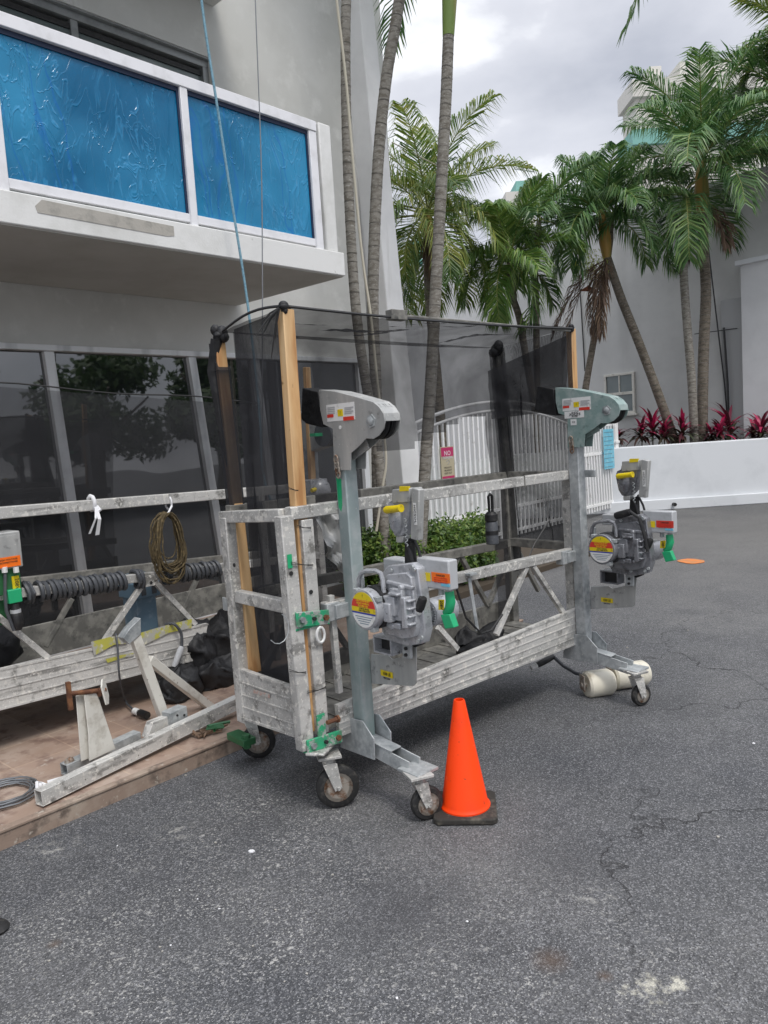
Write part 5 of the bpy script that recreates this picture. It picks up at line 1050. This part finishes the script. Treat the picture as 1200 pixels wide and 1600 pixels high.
bunch('netting knot at the top of the dark post by the gate', ph(777, 547, YB - .02), .045, PF, 3)
bunch('small netting knot on top of the far pine post', ph(891, 513, .02), .022, PF, 4)
g = MB(); c = ph(436, 482, -.0)
for k, (x, y) in enumerate(((424, 560), (412, 520), (401, 524), (408, 505), (430, 530))): g.tube([c, c.lerp(ph(x, y, .05), .5) + V(0, 0, .01), ph(x, y, .05)], [.006, .004, .002], 5)
o = g.build('netting_creases', 'ink'); tag(o, 'gathered netting folds fanning from the bright pine post head', 'netting', None, PF)
bunch('black netting trailing down beside the green leaning post centre', ph(425, 500, .1), .012, PF, 9, [ph(431, 500, .08), ph(427, 530, .08), ph(424, 562, .08)]) if False else None

# things inside / hung on the near platform
t = thing('insulated_bottle', 'black and grey bottle hung below the top rail before the gate', 'bottle', PF)
c = ph(767, 800, .05); g = MB(); zt = ph(767, 818, .05).z; zb = ph(770, 850, .05).z
g.lathe(V(c.x, c.y, zb), (0, 0, 1), [(0, .028), (.004, .033), (.11, .033), (.12, .026)], 18); g.build('body', 'cable', t)
g = MB(); g.lathe(V(c.x, c.y, zb + .12), (0, 0, 1), [(0, .03), (.005, .034), (.035, .034), (.05, .02)], 18); g.build('cap', 'black', t)
g = MB(); g.lathe(V(c.x, c.y, zb + .05), (0, 0, 1), [(0, .0342), (.022, .0342)], 18); g.build('band', 'black', t)
g = MB(); zz = ph(767, 772, .05).z; g.tube([V(c.x - .012, c.y, zb + .15), V(c.x - .014, c.y, zz - .01), V(c.x, c.y, zz), V(c.x + .014, c.y, zz - .01), V(c.x + .012, c.y, zb + .15)], .008, 6); g.build('loop', 'black', t)
rs = random.Random(5); g = MB()
def heap(fr, pts, axy, label, name='black_heap', cat='plastic sheet', seed=1, group=None):
    rs = random.Random(seed); import bmesh
    vs = []; g = MB()
    for (p, r) in pts: g.ball(p, r, 48, 30)
    o = g.build(name, 'bagblk', smooth=False)
    o.data.polygons.foreach_set('use_smooth', [True] * len(o.data.polygons))
    for v in o.data.vertices:
        p = v.co; d = MN.noise(p * 9 + V(seed, 0, 0)) * .07 + abs(MN.noise(p * 22)) * .04; q = MN.noise(p * 5 + V(0, seed, 0)); v.co = p + V(d * math.sin(p.z * 31), d * math.cos(p.x * 27 + q), d)
    tag(o, label, cat, group, fr); return o
A = ph(745, 985, .12); A.z = .40
heap(PF, [(A, V(.13, .10, .07)), (A + V(-.05, .02, .05), V(.09, .08, .07)), (A + V(.12, .05, .0), V(.12, .09, .05))], None, 'black sheet bundle lying on the deck behind the mid rail', seed=3)
g = MB(); g.tube([ph(x, y, -.03) for x, y in ((712, 915), (728, 965), (752, 990), (768, 985), (785, 960))], .006, 6); o = g.build('black_strap', 'black'); tag(o, 'black strap looped below the mid rail of the near platform', 'strap', None, PF)
g = MB(); P = [ph(x, y, .05) for x, y in ((860, 810), (835, 850), (812, 905))]; g.tube(P, .004, 5); o = g.build('sling_line', 'black'); tag(o, 'thin black line slanting across the right end netting', 'cord', None, PF)
A = ph(517, 840, .22); 
t = thing('folded_plastic_sheet', 'crumpled translucent grey plastic sheet inside the near platform end', 'plastic sheet', PF)
g = MB(); n = 14; vs = []
pa, pb, pc, pd = ph(490, 800, .2), ph(538, 782, .2), ph(545, 905, .2), ph(512, 870, .2)
for j in range(n + 1):
    for i in range(n + 1):
        u_, v_ = i / n, j / n; p = pa.lerp(pb, u_).lerp(pd.lerp(pc, u_), v_); p += V(.02, .05, 0) * MN.noise(p * 16) * 2; vs.append(p)
g.add(vs, [(j * (n + 1) + i, j * (n + 1) + i + 1, (j + 1) * (n + 1) + i + 1, (j + 1) * (n + 1) + i) for j in range(n) for i in range(n)]); g.build('sheet', 'head', t)

# ================================================================== FAR (LEFT) SUSPENDED PLATFORM
pl2 = thing('suspended_platform', 'long weathered work platform on the tiled patio before the dark glass', 'work platform', BF)
YL = .84
bh = lambda px, py, y=YL: BF.hit(px, py, 'y', y)
bz = lambda px, py, z: BF.hit(px, py, 'z', z)
def m2(name, p0, p1, w, hgt, m='alu', up=(0, 0, 1), bevel=.004):
    g = MB(); g.bar(p0, p1, w, hgt, up); return g.build(name, m, pl2, bevel=bevel)
X0, X1 = -1.2, 2.62
zr = lambda x: 1.30 + (x - .47) * (-.04 / 1.39)
zc = lambda x: .88 + (x - .54) * (-.08 / 1.25)
m2('top_rail', V(X0, YL, zr(X0)), V(X1, YL, zr(X1)), .05, .06)
m2('mid_rail', V(X0, YL, zc(X0)), V(X1, YL, zc(X1)), .045, .05)
YK = 1.40
m2('top_rail', V(X0, YK, zr(X0) - .02), V(X1, YK, zr(X1) - .02), .05, .055, 'alu_dark')
m2('mid_rail', V(X0, YK, zc(X0) - .02), V(X1, YK, zc(X1) - .02), .045, .06, 'alu_dark')
tA, tB, bA = bh(0, 1045, YL - .02), bh(325, 974, YL - .02), bh(0, 1105, YL - .02)
xe = tB.x
zt_ = lambda x: tA.z + (tB.z - tA.z) * (x - tA.x) / (tB.x - tA.x)
wd = tA.z - bA.z + .015
tb_ = ribbed('toe_board', V(X0, YL - .02, zt_(X0)), V(xe, YL - .02, zt_(xe)), V(xe - .07, YL - .02, zt_(xe) - wd), V(X0, YL - .02, zt_(X0) - wd), .025, pl2, ribs=4)
m2('toe_board', V(X0, YK, .48), V(X1, YK, .48), .02, .2, 'alu_dark')
g = MB(); g.box(X0, X1, YL, YK, .33, .36); g.build('deck', 'alu_dark', pl2)
M['yellowp'] = mat('flaking_yellow_paint', (.46, .44, .08), .6, 0, [((.40, .395, .36), 14, .46, .54, 8), ((.60, .58, .45), 30, .6, .68)], (60, .3, .003))
for (a, b, dz0, dz1) in (((142, 1003), (200, 990), .002, .10), ((215, 990), (300, 967), .003, .10), ((165, 1030), (210, 1020), .0, .03)):
    A, B = bh(*a, YL - .029), bh(*b, YL - .029); g = MB(); z0 = zt_(A.x) - .01; rs = random.Random(3)
    zA = A.z; zB = B.z; g.prism([V(A.x, YL - .0295, zA), V((A.x + B.x) / 2, YL - .0295, (zA + zB) / 2 + .004), V(B.x, YL - .0295, zB), V(B.x - .01, YL - .0295, zB - dz1 * .55), V((A.x + B.x) / 2 + .02, YL - .0295, (zA + zB) / 2 - dz1 * .45), V(A.x + .01, YL - .0295, zA - dz1 * .8)], (0, .0008, 0)); g.build('yellow_paint_patch', 'yellowp', pl2)
def dia(a, b, y=YL, m='alu'): A, B = bh(*a, y), bh(*b, y); m2('brace', A, B, .03, .028, m, up=(0, 1, 0), bevel=.002)
dia((228, 905), (160, 1006)); dia((238, 905), (305, 976)); dia((-5, 962), (75, 1028)); dia((-20, 930), (-80, 1040))
dia((112, 935), (70, 1010), YK, 'alu_dark'); dia((310, 900), (275, 975), YK, 'alu_dark'); dia((400, 870), (440, 950), YK, 'alu_dark'); dia((-30, 950), (30, 1010), YK, 'alu_dark')
A = bh(234, 908, YL - .03); g = MB(); g.box(A.x - .03, A.x + .03, YL - .034, YL - .026, A.z - .03, A.z + .035); o = g.build('node_plate', 'alu', pl2, bevel=.002); holes(pl2, [V(A.x + .005, YL - .035, A.z - .01)], (0, 1, 0))
# stirrup at its right end, seen through netting
xs = bh(462, 700, 1.1).x
g = MB(); g.bar(V(xs, .95, .3), V(xs, .95, 1.62), .08, .08, (0, 1, 0)); sr = g.build('stirrup', 'galv', pl2, bevel=.004)
c = BF.hit(478, 690, 'y', .9); g = MB(); g.prism([V(xs - .05, 1.02, 1.78), V(xs - .05, .85, 1.75), V(xs - .05, .70, 1.68), V(xs - .05, .66, 1.6), V(xs - .05, .72, 1.52), V(xs - .05, .92, 1.48), V(xs - .05, 1.02, 1.55)], (.10, 0, 0)); g.build('head', 'head', sr, bevel=.008)
g = MB(); g.cyl((xs - .06, .74, 1.6), (xs + .06, .74, 1.6), .085, None, 24); g.build('roller', 'cable', sr)
c = BF.hit(487, 680, 'y', .8); g = MB(); g.box(c.x - .02, c.x + .06, .74, .80, c.z - .01, c.z + .012); g.build('green_cover', 'greenpl', sr)
c = BF.hit(500, 760, 'y', .75); g = MB(); g.box(c.x - .08, c.x + .08, .75, .9, c.z - .12, c.z + .05); g.ball(c + V(0, 0, -.03), (.08, .07, .09)); g.build('hoist', 'cast', sr, bevel=.008)
g = MB(); g.cyl(c + V(-.1, -.02, -.02), c + V(-.02, -.02, -.01), .015, None, 10); g.build('yellow_lever', 'yellow', sr)
for xx in (X1, X1 - .5): m2('leg', V(xx, YL, .3), V(xx, YL, zr(xx)), .05, .05)
m2('leg', V(-1.15, YL, .3), V(-1.15, YL, zr(-1.15)), .05, .05); m2('leg', V(-1.15, YK, .3), V(-1.15, YK, zr(-1.15)), .05, .05, 'alu_dark')
# feet that carry it: rolling stands beneath, in the shade
for xx in (-.9, 2.2):
    for yy in (YL + .06, YK - .05): m2('support_foot', V(xx, yy, .078), V(xx, yy, .34), .05, .05, 'alu_dark')
# hoist cabinet at the left edge
hx_ = bh(0, 860, YL - .07); P0, P1 = bh(-40, 842, YL - .08), bh(37, 885, YL - .08)
g = MB(); g.box(P0.x, P1.x, YL - .08, YL + .06, P1.z, P0.z + .012); cb = g.build('control_box', 'head', pl2, bevel=.006)
g = MB(); g.box(P0.x + .02, P1.x - .02, YL - .083, YL - .0805, P1.z + .045, P0.z - .005); g.build('lid', 'head', cb, bevel=.003)
a, b = bh(-30, 868, YL - .085), bh(33, 883, YL - .085); g = MB(); g.box(a.x, b.x, YL - .0855, YL - .0835, b.z, bh(33, 867, YL - .085).z); g.build('orange_label', 'orange', cb)
for i in range(2): text('lettering', ('HIGH VOLTAGE', 'DISCONNECT POWER')[i], 'ink', cb, V(b.x - .06, YL - .0862, bh(33, 867, YL - .085).z - .014 - .014 * i), V(1, 0, 0), EZ, .012, fit=.09)
P0, P1 = bh(-20, 887, YL - .06), bh(35, 925, YL - .06)
g = MB(); g.box(P0.x, P1.x, YL - .06, YL + .03, P1.z, P0.z); hs = g.build('hoist', 'greencl', pl2, bevel=.004)
P0, P1 = bh(12, 923, YL - .09), bh(36, 940, YL - .09); g = MB(); g.box(P0.x, P1.x, YL - .09, YL - .02, P1.z, P0.z); g.build('green_socket', 'greenpl', hs, bevel=.004)
P0, P1 = bh(18, 901, YL - .064), bh(32, 924, YL - .064); g = MB(); g.box(P0.x, P1.x, YL - .065, YL - .061, P1.z, P0.z); g.build('yellow_label', 'yellow', hs)
text('lettering', '208V', 'ink', hs, V((P0.x + P1.x) / 2 + .004, YL - .0658, (P0.z + P1.z) / 2), V(0, 0, -1), V(1, 0, 0), .028, fit=.058)
for px in (7, 25): q = bh(px, 889, YL - .08); g = MB(); g.cyl(q + V(0, 0, -.018), q + V(0, 0, .01), .014, None, 8); g.build('gland', 'white', hs)
a, b = bh(23, 943, YL - .07), bh(28, 984, YL - .07); g = MB(); g.tube([a, a.lerp(b, .3), a.lerp(b, .4), a.lerp(b, .8), b], [.02, .022, .03, .03, .02], 12); g.build('cable_plug', 'black', hs); g = MB(); g.cyl(a.lerp(b, .22), a.lerp(b, .36), .026, None, 12); g.build('plug_ring', 'box', hs)
g = MB(); g.tube([bh(8, 892, YL - .08), bh(8, 930, YL - .09), bh(10, 955, YL - .09), bh(22, 985, YL - .08)], .008, 6); g.build('grey_lead', 'cable', hs)
for (a, b) in (((-30, 940), (12, 975)),): P0, P1 = bh(*a, YL - .0), bh(*b, YL - .0); g = MB(); g.box(P0.x, P1.x, YL - .0, YL + .12, P1.z, P0.z); g.build('lower_housing', 'greencl', hs, bevel=.004)

# grey cable wound round the mid rail (three runs)
def coil(label, px0, px1, n, seed, r=.041, cr=.0115):
    a, b = bh(px0, 930), bh(px1, 930); a.z = zc(a.x); b.z = zc(b.x); rs = random.Random(seed); P = []
    K = n * 12; ph_ = 0
    for i in range(K + 1):
        t = i / K; c_ = a.lerp(b, t); ang = 2 * math.pi * n * t; rr_ = r + .004 * math.sin(t * 40 + seed); P.append(c_ + V((math.sin(t * 90 + seed) * .003), math.cos(ang) * rr_, math.sin(ang) * rr_ * 1.12 - .006))
    g = MB(); g.tube(P, cr, 6); o = g.build('cable_coil', 'cable'); tag(o, label, 'cable coil', 'grey cable wound on the mid rail', BF)
coil('dense grey cable winding on mid rail left of the truss node', 58, 196, 17, 1)
coil('dense grey cable winding right of the truss node', 276, 345, 10, 2)
coil('short loose pair of cable turns beside the yellow 208V label', 37, 50, 2, 3, .045)
coil('pair of cable turns hugging the node right side', 257, 267, 2, 4, .042)
coil('two loose cable turns just left of the truss node', 212, 224, 2, 5, .046)

# rag, brown rope, box, cables on and around it
t = thing('white_rag', 'white rag knotted round the top rail with hanging tails', 'rag', BF)
c = bh(143, 786); g = MB(); g.tube([c + V(0, math.cos(k * .7) * .036, math.sin(k * .7) * .04) for k in range(10)], .011, 7); g.tube([c + V(0.01, -.03, -.02), c + V(.02, -.045, -.04), c + V(-.005, -.045, -.05)], .012, 7); g.build('knot', 'rag', t)
for (x, y, s) in ((152, 836, .010), (140, 834, .006)): e_ = bh(x, y, YL - .05); g = MB(); m = c.lerp(e_, .5) + V(.004, -.05, 0); g.add([c + V(-s, -.045, -.02), c + V(s, -.045, -.02), m + V(s, 0, 0), m - V(s, 0, 0), e_ + V(s * 1.2, 0, 0), e_ - V(s * 1.2, 0, 0)], [(0, 1, 2, 3), (3, 2, 4, 5)]); g.build('tail', 'rag', t)
t = thing('rope_coil', 'hank of brown hemp rope hanging from the top rail by a white tie', 'rope', BF)
rs = random.Random(8); c = bh(263, 842, YL - .06)
for k in range(22):
    g = MB(); ax_, az_ = rs.uniform(.06, .12), rs.uniform(.12, .18); dx, dz, dy = rs.uniform(-.012, .012), rs.uniform(-.02, .0), rs.uniform(-.03, .03)
    P = []
    for i in range(25):
        t_ = 2 * math.pi * i / 24; P.append(c + V(ax_ * math.sin(t_) * (.8 + .35 * max(0, -math.cos(t_)) ** .5) + dx, dy + .01 * math.sin(t_ * 3 + k), az_ * math.cos(t_) - .03 * (k % 4) * (math.cos(t_) < -.5) + .16 - az_ + dz + rs.uniform(-.004, .004)))
    g.tube(P, .0042, 5, cap=False); g.build('loop', 'rope', t)
q = bh(263, 785, YL); g = MB(); g.tube([q + V(0, math.cos(k * .7) * .036, math.sin(k * .7) * .042) for k in range(10)], .006, 6); g.tube([q + V(0, -.035, -.02), c + V(0, -.02, .15)], .006, 5); g.build('tie', 'rag', t)
t = thing('electric_box', 'blue grey lidded plastic box behind the white braces', 'electric box', BF)
a, b = bh(208, 925, YL + .12), bh(255, 990, YL + .12); w_ = b.x - a.x
g = MB(); g.box(a.x + .015, b.x - .025, YL + .12, YL + .28, b.z - .06, a.z); g.build('body', 'bluegrey', t, bevel=.006)
g = MB(); g.box(a.x, b.x, YL + .10, YL + .30, a.z - .05, a.z + .05); g.box(a.x + .02, b.x - .02, YL + .12, YL + .28, a.z + .05, a.z + .09); g.build('lid', 'bluegrey', t, bevel=.008)
for dx in (.04, .11): g = MB(); g.box(a.x + dx, a.x + dx + .03, YL + .092, YL + .099, a.z - .03, a.z + .02); g.build('latch', 'cable', t, bevel=.002)
def cable(name, P, r, m, label, fr=BF, cat='cable', group=None, seg=8):
    g = MB(); Q = []
    for i in range(len(P) - 1):
        p0 = P[max(0, i - 1)]; p1 = P[i]; p2 = P[i + 1]; p3 = P[min(len(P) - 1, i + 2)]
        for k in range(5): s = k / 5; Q.append(.5 * ((2 * p1) + (p2 - p0) * s + (2 * p0 - 5 * p1 + 4 * p2 - p3) * s * s + (3 * p1 - p0 - 3 * p2 + p3) * s ** 3))
    Q.append(P[-1]); g.tube(Q, r, seg); o = g.build(name, m); tag(o, label, cat, group, fr); return o
o = cable('plug_lead', [bh(258, 976, YL - .0), bh(272, 975, YL - .05), bh(283, 990, YL - .06), bh(284, 1012, YL - .06)], .009, 'cable', 'grey lead with white tipped plug draped over the yellow painted toe board')
a, b = bh(284, 1010, YL - .06), bh(272, 1042, YL - .06); g = MB(); g.tube([a, a.lerp(b, .2), a.lerp(b, .85), b], [.015, .02, .018, .015], 12); g.build('plug', 'box', o)
o = cable('plug_lead', [bh(181, 990, YL - .04), bh(184, 1015, YL - .07), bh(187, 1060, YL - .08), bz(196, 1095, .12), bz(210, 1110, .11)], .006, 'cable', 'thin dark lead hanging off the toe board to a black plug on the tiles')
a, b = bz(208, 1110, .105), bz(230, 1118, .105); g = MB(); g.tube([a, a.lerp(b, .4), a.lerp(b, .5), b], [.012, .014, .022, .022], 10); g.build('plug', 'black', o); g = MB(); g.cyl(a.lerp(b, .1), a.lerp(b, .4), .019, None, 10); g.build('plug_ring', 'white', o)

# netting behind the left platform and the sheet heap
o = cloth('debris_netting', (V(X0, YK + .06, .40), V(2.55, YK + .06, .40), bh(345, 625, YK + .06) + V(.35, 0, -.03), V(X0, YK + .06, 1.90)), 60, 20, .03, 'netl', 'thin black netting behind the rails of the left platform', BF, 6)
a_, b_ = bh(0, 600, YK + .06), bh(345, 624, YK + .06); d_ = (b_ - a_) / (b_.x - a_.x)
vs_ = o.data.vertices
for v in vs_:
    zt2 = a_.z + (v.co.x - a_.x) * d_.z; k = (v.co.z - .40) / (1.9 - .40); v.co.z = .40 + max(0, min(1.02, k)) * (zt2 - .40) if v.co.z > .41 else v.co.z
g = MB(); g.tube([V(a_.x - 1.5 + i * .2, YK + .055, a_.z + (-1.5 + i * .2) * d_.z + .01 * math.sin(i)) for i in range(18)], .005, 5); g.build('hem', 'ink', o)
A = bz(326, 1060, .16) + V(.03, .08, 0); B = bz(304, 1090, .12) + V(.02, .08, 0)
heap(BF, [(A + V(0, .12, .12), V(.16, .16, .22)), (A + V(.2, .15, .08), V(.18, .18, .2)), (B + V(.0, .1, .02), V(.14, .12, .12)), (A + V(.1, .0, -.02), V(.2, .12, .12)), (A + V(.35, .1, .1), V(.15, .2, .22))], None, 'heap of black plastic sheet and netting under the near platform end', seed=5)
heap(BF, [(bh(-5, 1010, YL + .3), V(.12, .14, .12))], None, 'dark mass behind the toe board at the left edge', seed=8)  # rounded black mass filling the dark gap behind the toe board

# ================================================================== OUTRIGGER BEAM ON THE TILES
bm_ = thing('outrigger_beam', 'long galvanised channel beam with two white uprights lying on the patio', 'beam', BF)
a, b = bz(60, 1247, .12), bz(372, 1096, .15); d = (b - a).normalized(); s_ = V(-d.y, d.x, 0)
def chan(p0, p1, w, hh_, name, m):
    g = MB(); d = (p1 - p0).normalized(); g.bar(p0 + V(0, 0, hh_ / 2), p1 + V(0, 0, hh_ / 2), w, .005); g.bar(p0 + V(0, 0, -hh_ / 2), p1 + V(0, 0, -hh_ / 2), w, .005)
    s = V(-d.y, d.x, 0); g.bar(p0 + s * (w / 2 - .003), p1 + s * (w / 2 - .003), .005, hh_ - .006); g.bar(p0 - s * (w / 2 - .003), p1 - s * (w / 2 - .003), .005, hh_ - .006)
    return g.build(name, m, bm_, bevel=.0015)
chan(a, b, .055, .062, 'main_channel', 'alu')
g = MB(); g.box(0, .001, 0, .001, 0, .001) if False else g.bar(a + d * .03, a + d * .035, .045, .05); g.build('end_block', 'alu_dark', bm_)
a2, b2 = bz(100, 1203, .115), bz(215, 1150, .13); chan(a2, b2 + d * .0, .06, .05, 'side_channel', 'galv')
for t_ in (.38, .55): q = a2.lerp(b2, t_) + V(0, 0, .028); g = MB(); g.cyl(q - V(0, 0, .002), q + V(0, 0, .0005), .009, None, 12); g.build('bolt_hole', 'ink', bm_)
q = a2.lerp(b2, .06); g = MB(); g.cyl(q + V(0, 0, .02), q + V(0, 0, .04), .02, .016, 8); g.ball(q + V(.01, .0, .03), .02, 8, 5); g.build('bolt', 'rim', bm_)
# first, tapered upright
base = bz(160, 1180, .15); tp = BF.hit(142, 1083, 'y', base.y + .0)
u0 = d
g = MB(); P = [base + d * -.075, base + d * .075, tp + d * .10 + V(0, 0, -.13) * 1 + d * -.05, tp + d * .045, tp - d * .03, base + d * -.075 + V(0, 0, .14)]
g.prism([base - d * .07, base + d * .075, tp + d * .035 + V(0, 0, -.02), tp + d * .02, tp - d * .035, base - d * .06 + V(0, 0, .13)], s_ * .006); g.prism([q + s_ * .06 for q in (base - d * .07, base + d * .075, tp + d * .035 + V(0, 0, -.02), tp + d * .02, tp - d * .035, base - d * .06 + V(0, 0, .13))], s_ * .006)
g.bar(tp - d * .03 + s_ * .033, base - d * .065 + s_ * .033 + V(0, 0, .0), .006, .054, d); g.bar(tp + s_ * .033 - d * .0 + V(0, 0, .0), tp + d * .02 + s_ * .033, .064, .006, (0, 0, 1))
g.build('tapered_upright', 'offwhite', bm_, bevel=.002)
bolt0, bolt1 = BF.hit(108, 1084, 'y', base.y), BF.hit(165, 1078, 'y', base.y); g = MB(); g.cyl(bolt0, bolt1, .011, None, 10); g.bar(bolt0 + V(0, 0, .055), bolt0 + V(0, 0, -.075), .018, .018, (0, 1, 0)); g.cyl(bolt1 - d * .04, bolt1 - d * .02, .022, None, 6); g.build('clamp_screw', 'rust', bm_)
c = BF.hit(163, 1082, 'y', base.y); n2 = V(.75, -.6, .15).normalized(); up2 = V(-.1, .1, 1).normalized(); si = n2.cross(up2).normalized()
g = MB(); g.prism([c + si * -.04 + up2 * .055, c + si * .0 + up2 * .065, c + si * .045 + up2 * .04, c + si * .04 + up2 * -.05, c + si * .0 + up2 * -.06, c + si * -.04 + up2 * -.03], n2 * .008); g.build('clamp_plate', 'offwhite', bm_, bevel=.002)
# second upright, leaning, with foot block and rear brace
f0 = bz(256, 1120, .17); t0 = BF.hit(207, 985, 'y', f0.y + .02)
g = MB(); g.bar(f0, t0, .05, .045, (0, 1, 0)); g.build('leaning_upright', 'offwhite', bm_, bevel=.004)
hp = t0 + V(.0, -.03, .0); g = MB(); g.prism([hp + V(-.07, 0, -.02), hp + V(-.03, 0, .02), hp + V(.035, 0, .06), hp + V(.03, 0, -.02), hp + V(-.04, 0, -.06)], (0, .06, 0)); g.build('top_plate', 'galv', bm_, bevel=.002)
r0 = BF.hit(232, 1030, 'y', f0.y + .06); r1 = BF.hit(328, 1105, 'y', f0.y + .16); g = MB(); g.bar(r0, r1, .042, .045, (0, 0, 1)); g.build('rear_brace', 'offwhite', bm_, bevel=.004)
c = bz(272, 1118, .19); g = MB(); g.bar(c - d * .05, c + d * .06, .07, .07); g.build('foot_clamp', 'galv', bm_, bevel=.003)
g = MB(); c2 = bz(250, 1138, .16); g.prism([c2 - d * .08 + V(0, 0, -.02), c2 - d * .04 + V(0, 0, .045), c2 + d * .08 + V(0, 0, .04), c2 + d * .1 + V(0, 0, -.03)], s_ * .05); g.build('foot_plate', 'alu', bm_, bevel=.003)
for (dx, dz) in ((-.01, .01), (.035, -.005)): q = c + d * dx - s_ * .036 + V(0, 0, dz); g = MB(); g.cyl(q, q - s_ * .004, .006, None, 8); g.build('bolt_hole', 'ink', bm_)
# wire rope coil on the tiles
t = thing('wire_rope_coil', 'coil of grey steel wire rope lying on the tiles at the left edge', 'wire coil', BF)
c = bz(8, 1240, .095); rs = random.Random(4)
for k in range(7):
    r_ = .10 + .007 * k; P = [c + V(math.cos(a_) * r_ + rs.uniform(-.003, .003), math.sin(a_) * r_ * 1.05, .0 + .006 * (k % 3) + rs.uniform(-.002, .002)) for a_ in [i * math.pi / 14 for i in range(29)]]
    g = MB(); g.tube(P, .0042, 5, cap=False); g.build('loop', 'wirec', t)
q = bz(62, 1228, .11); g = MB(); g.tube([q + V(-.02, -.02, -.01), q + V(-.01, 0, .02), q + V(.015, .02, .0), q + V(.03, 0, -.01)], .008, 6); g.ball(q, .014, 8, 5); g.build('white_tie', 'rag', t)
q = bz(86, 1222, .09); g = MB(); g.prism([q + V(-.04, -.02, 0), q + V(.04, -.03, 0), q + V(.05, .02, 0), q + V(-.02, .035, 0)], (0, 0, .006)); o = g.build('paper_scrap', 'rag'); tag(o, 'small white crumpled scrap beside the wire rope coil', 'scrap', None, BF)
t = thing('rope_scrap', 'tangle of dark cord under the channel beam near the near caster', 'cord', BF)
q = bz(330, 1145, .085); g = MB(); rs = random.Random(12); g.tube([q + V(rs.uniform(-.1, .1), rs.uniform(-.04, .04), rs.uniform(0, .03)) for k in range(14)], .007, 5); g.build('cord', 'wood_dark', t)
q = bz(345, 1138, .10); g = MB(); g.tube([q + V(rs.uniform(-.07, .07), rs.uniform(-.04, .04), rs.uniform(0, .03)) for k in range(9)], .009, 5); g.build('green_cord', 'greencl', t)

# ================================================================== HANGING LINES
cable('blue_rope', [bh(x, y, 1.02) for x, y in ((300, -160), (316, 10), (340, 170), (363, 320), (387, 475), (405, 640), (411, 740), (430, 800))], .0085, 'bluerope', 'faded blue rope hanging past the filmed balcony into the netting', cat='rope')
cable('steel_cable', [bh(x, y, 1.0) for x, y in ((395, -160), (399, 0), (408, 250), (410, 420), (410, 640), (412, 800))], .004, 'wirec', 'thin steel cable hanging straight down in front of the balcony', cat='cable')
cable('cream_rope', [WF.hit(x, y, 'y', 7.0) for x, y in ((510, -140), (526, 0), (541, 130), (552, 260), (566, 400), (580, 500), (590, 600), (603, 710), (598, 760), (588, 830))], .012, 'creamrope', 'cream rope hanging between the two left slim palm trunks', WF, cat='rope')
cable('wall_line', [WF.hit(x, y, 'y', 12.4) for x, y in ((612, 222), (650, 242), (690, 262))], .01, 'creamrope', 'thin pale line stretched across the yellow green palm crown', WF, cat='line')

# ================================================================== CONE, MARKS, LITTER
t = thing('traffic_cone', 'bright orange traffic cone on a dirty black square base', 'traffic cone')
c = WF.hit(727, 1262, 'z', .012); ra = R(-6); ca, sa = math.cos(ra), math.sin(ra); q = V(ca, sa, 0); q2 = V(-sa, ca, 0); t.location = (c.x, c.y, 0)
g = MB(); s_ = .128
P = [q * sx * s_ + q2 * sy * s_ for sx, sy in ((-1, -.86), (-.86, -1), (.86, -1), (1, -.86), (1, .86), (.86, 1), (-.86, 1), (-1, .86))]
g.prism([p + V(0, 0, .002) for p in P], (0, 0, .024)); g.build('base', 'conebase', t, bevel=.005)
g = MB(); g.lathe((0, 0, .026), (0, 0, 1), [(0, .104), (.006, .104), (.012, .099), (.02, .094), (.44, .024), (.446, .021), (.446, .017), (.36, .026), (.30, .03)], 48); g.build('cone_body', 'cone', t)
c = WF.hit(1080, 877, 'z', .004); g = MB(); rs = random.Random(2); P = [c + V(.13 * math.cos(a) * rs.uniform(.88, 1.08), .16 * math.sin(a) * rs.uniform(.9, 1.08), 0) for a in [i * .35 for i in range(18)]]
g.prism(P, (0, 0, .003)); o = g.build('orange_marker', 'orangem'); tag(o, 'flat faded orange disc on the asphalt beyond the far caster', 'marker')
CH = [(393, 1331, .011), (337, 1317, .006), (250, 1480, .004), (620, 1560, .005), (695, 1328, .005), (1122, 1308, .006), (730, 1440, .004), (290, 1212, .008), (520, 1367, .005), (1178, 1162, .007), (980, 1012, .007), (1075, 985, .007)]
rq = random.Random(77)
for _ in range(34): CH.append((rq.uniform(40, 520), rq.uniform(1300, 1540), rq.uniform(.0015, .004)))
for i, (x, y, s) in enumerate(CH):
    rs = random.Random(i); c = WF.hit(x, y, 'z', .002); g = MB(); P = [c + V(math.cos(a) * s * rs.uniform(.6, 1.3), math.sin(a) * s * rs.uniform(.6, 1.3), 0) for a in [k * 1.05 for k in range(6)]]
    g.prism(P, (0, 0, s * .5)); o = g.build('mortar_chip', 'rag' if i % 3 == 0 else 'patch', smooth=False); tag(o, 'small pale mortar chip lying loose on the asphalt', 'chip', 'pale mortar chips on the asphalt')
c = WF.hit(0, 1450, 'z', .01); g = MB(); g.ball(c + V(-.03, 0, 0), (.06, .05, .02), 14, 6); o = g.build('rubber_scrap', 'tyre'); tag(o, 'black rubber scrap cut by the left edge of the picture', 'scrap')
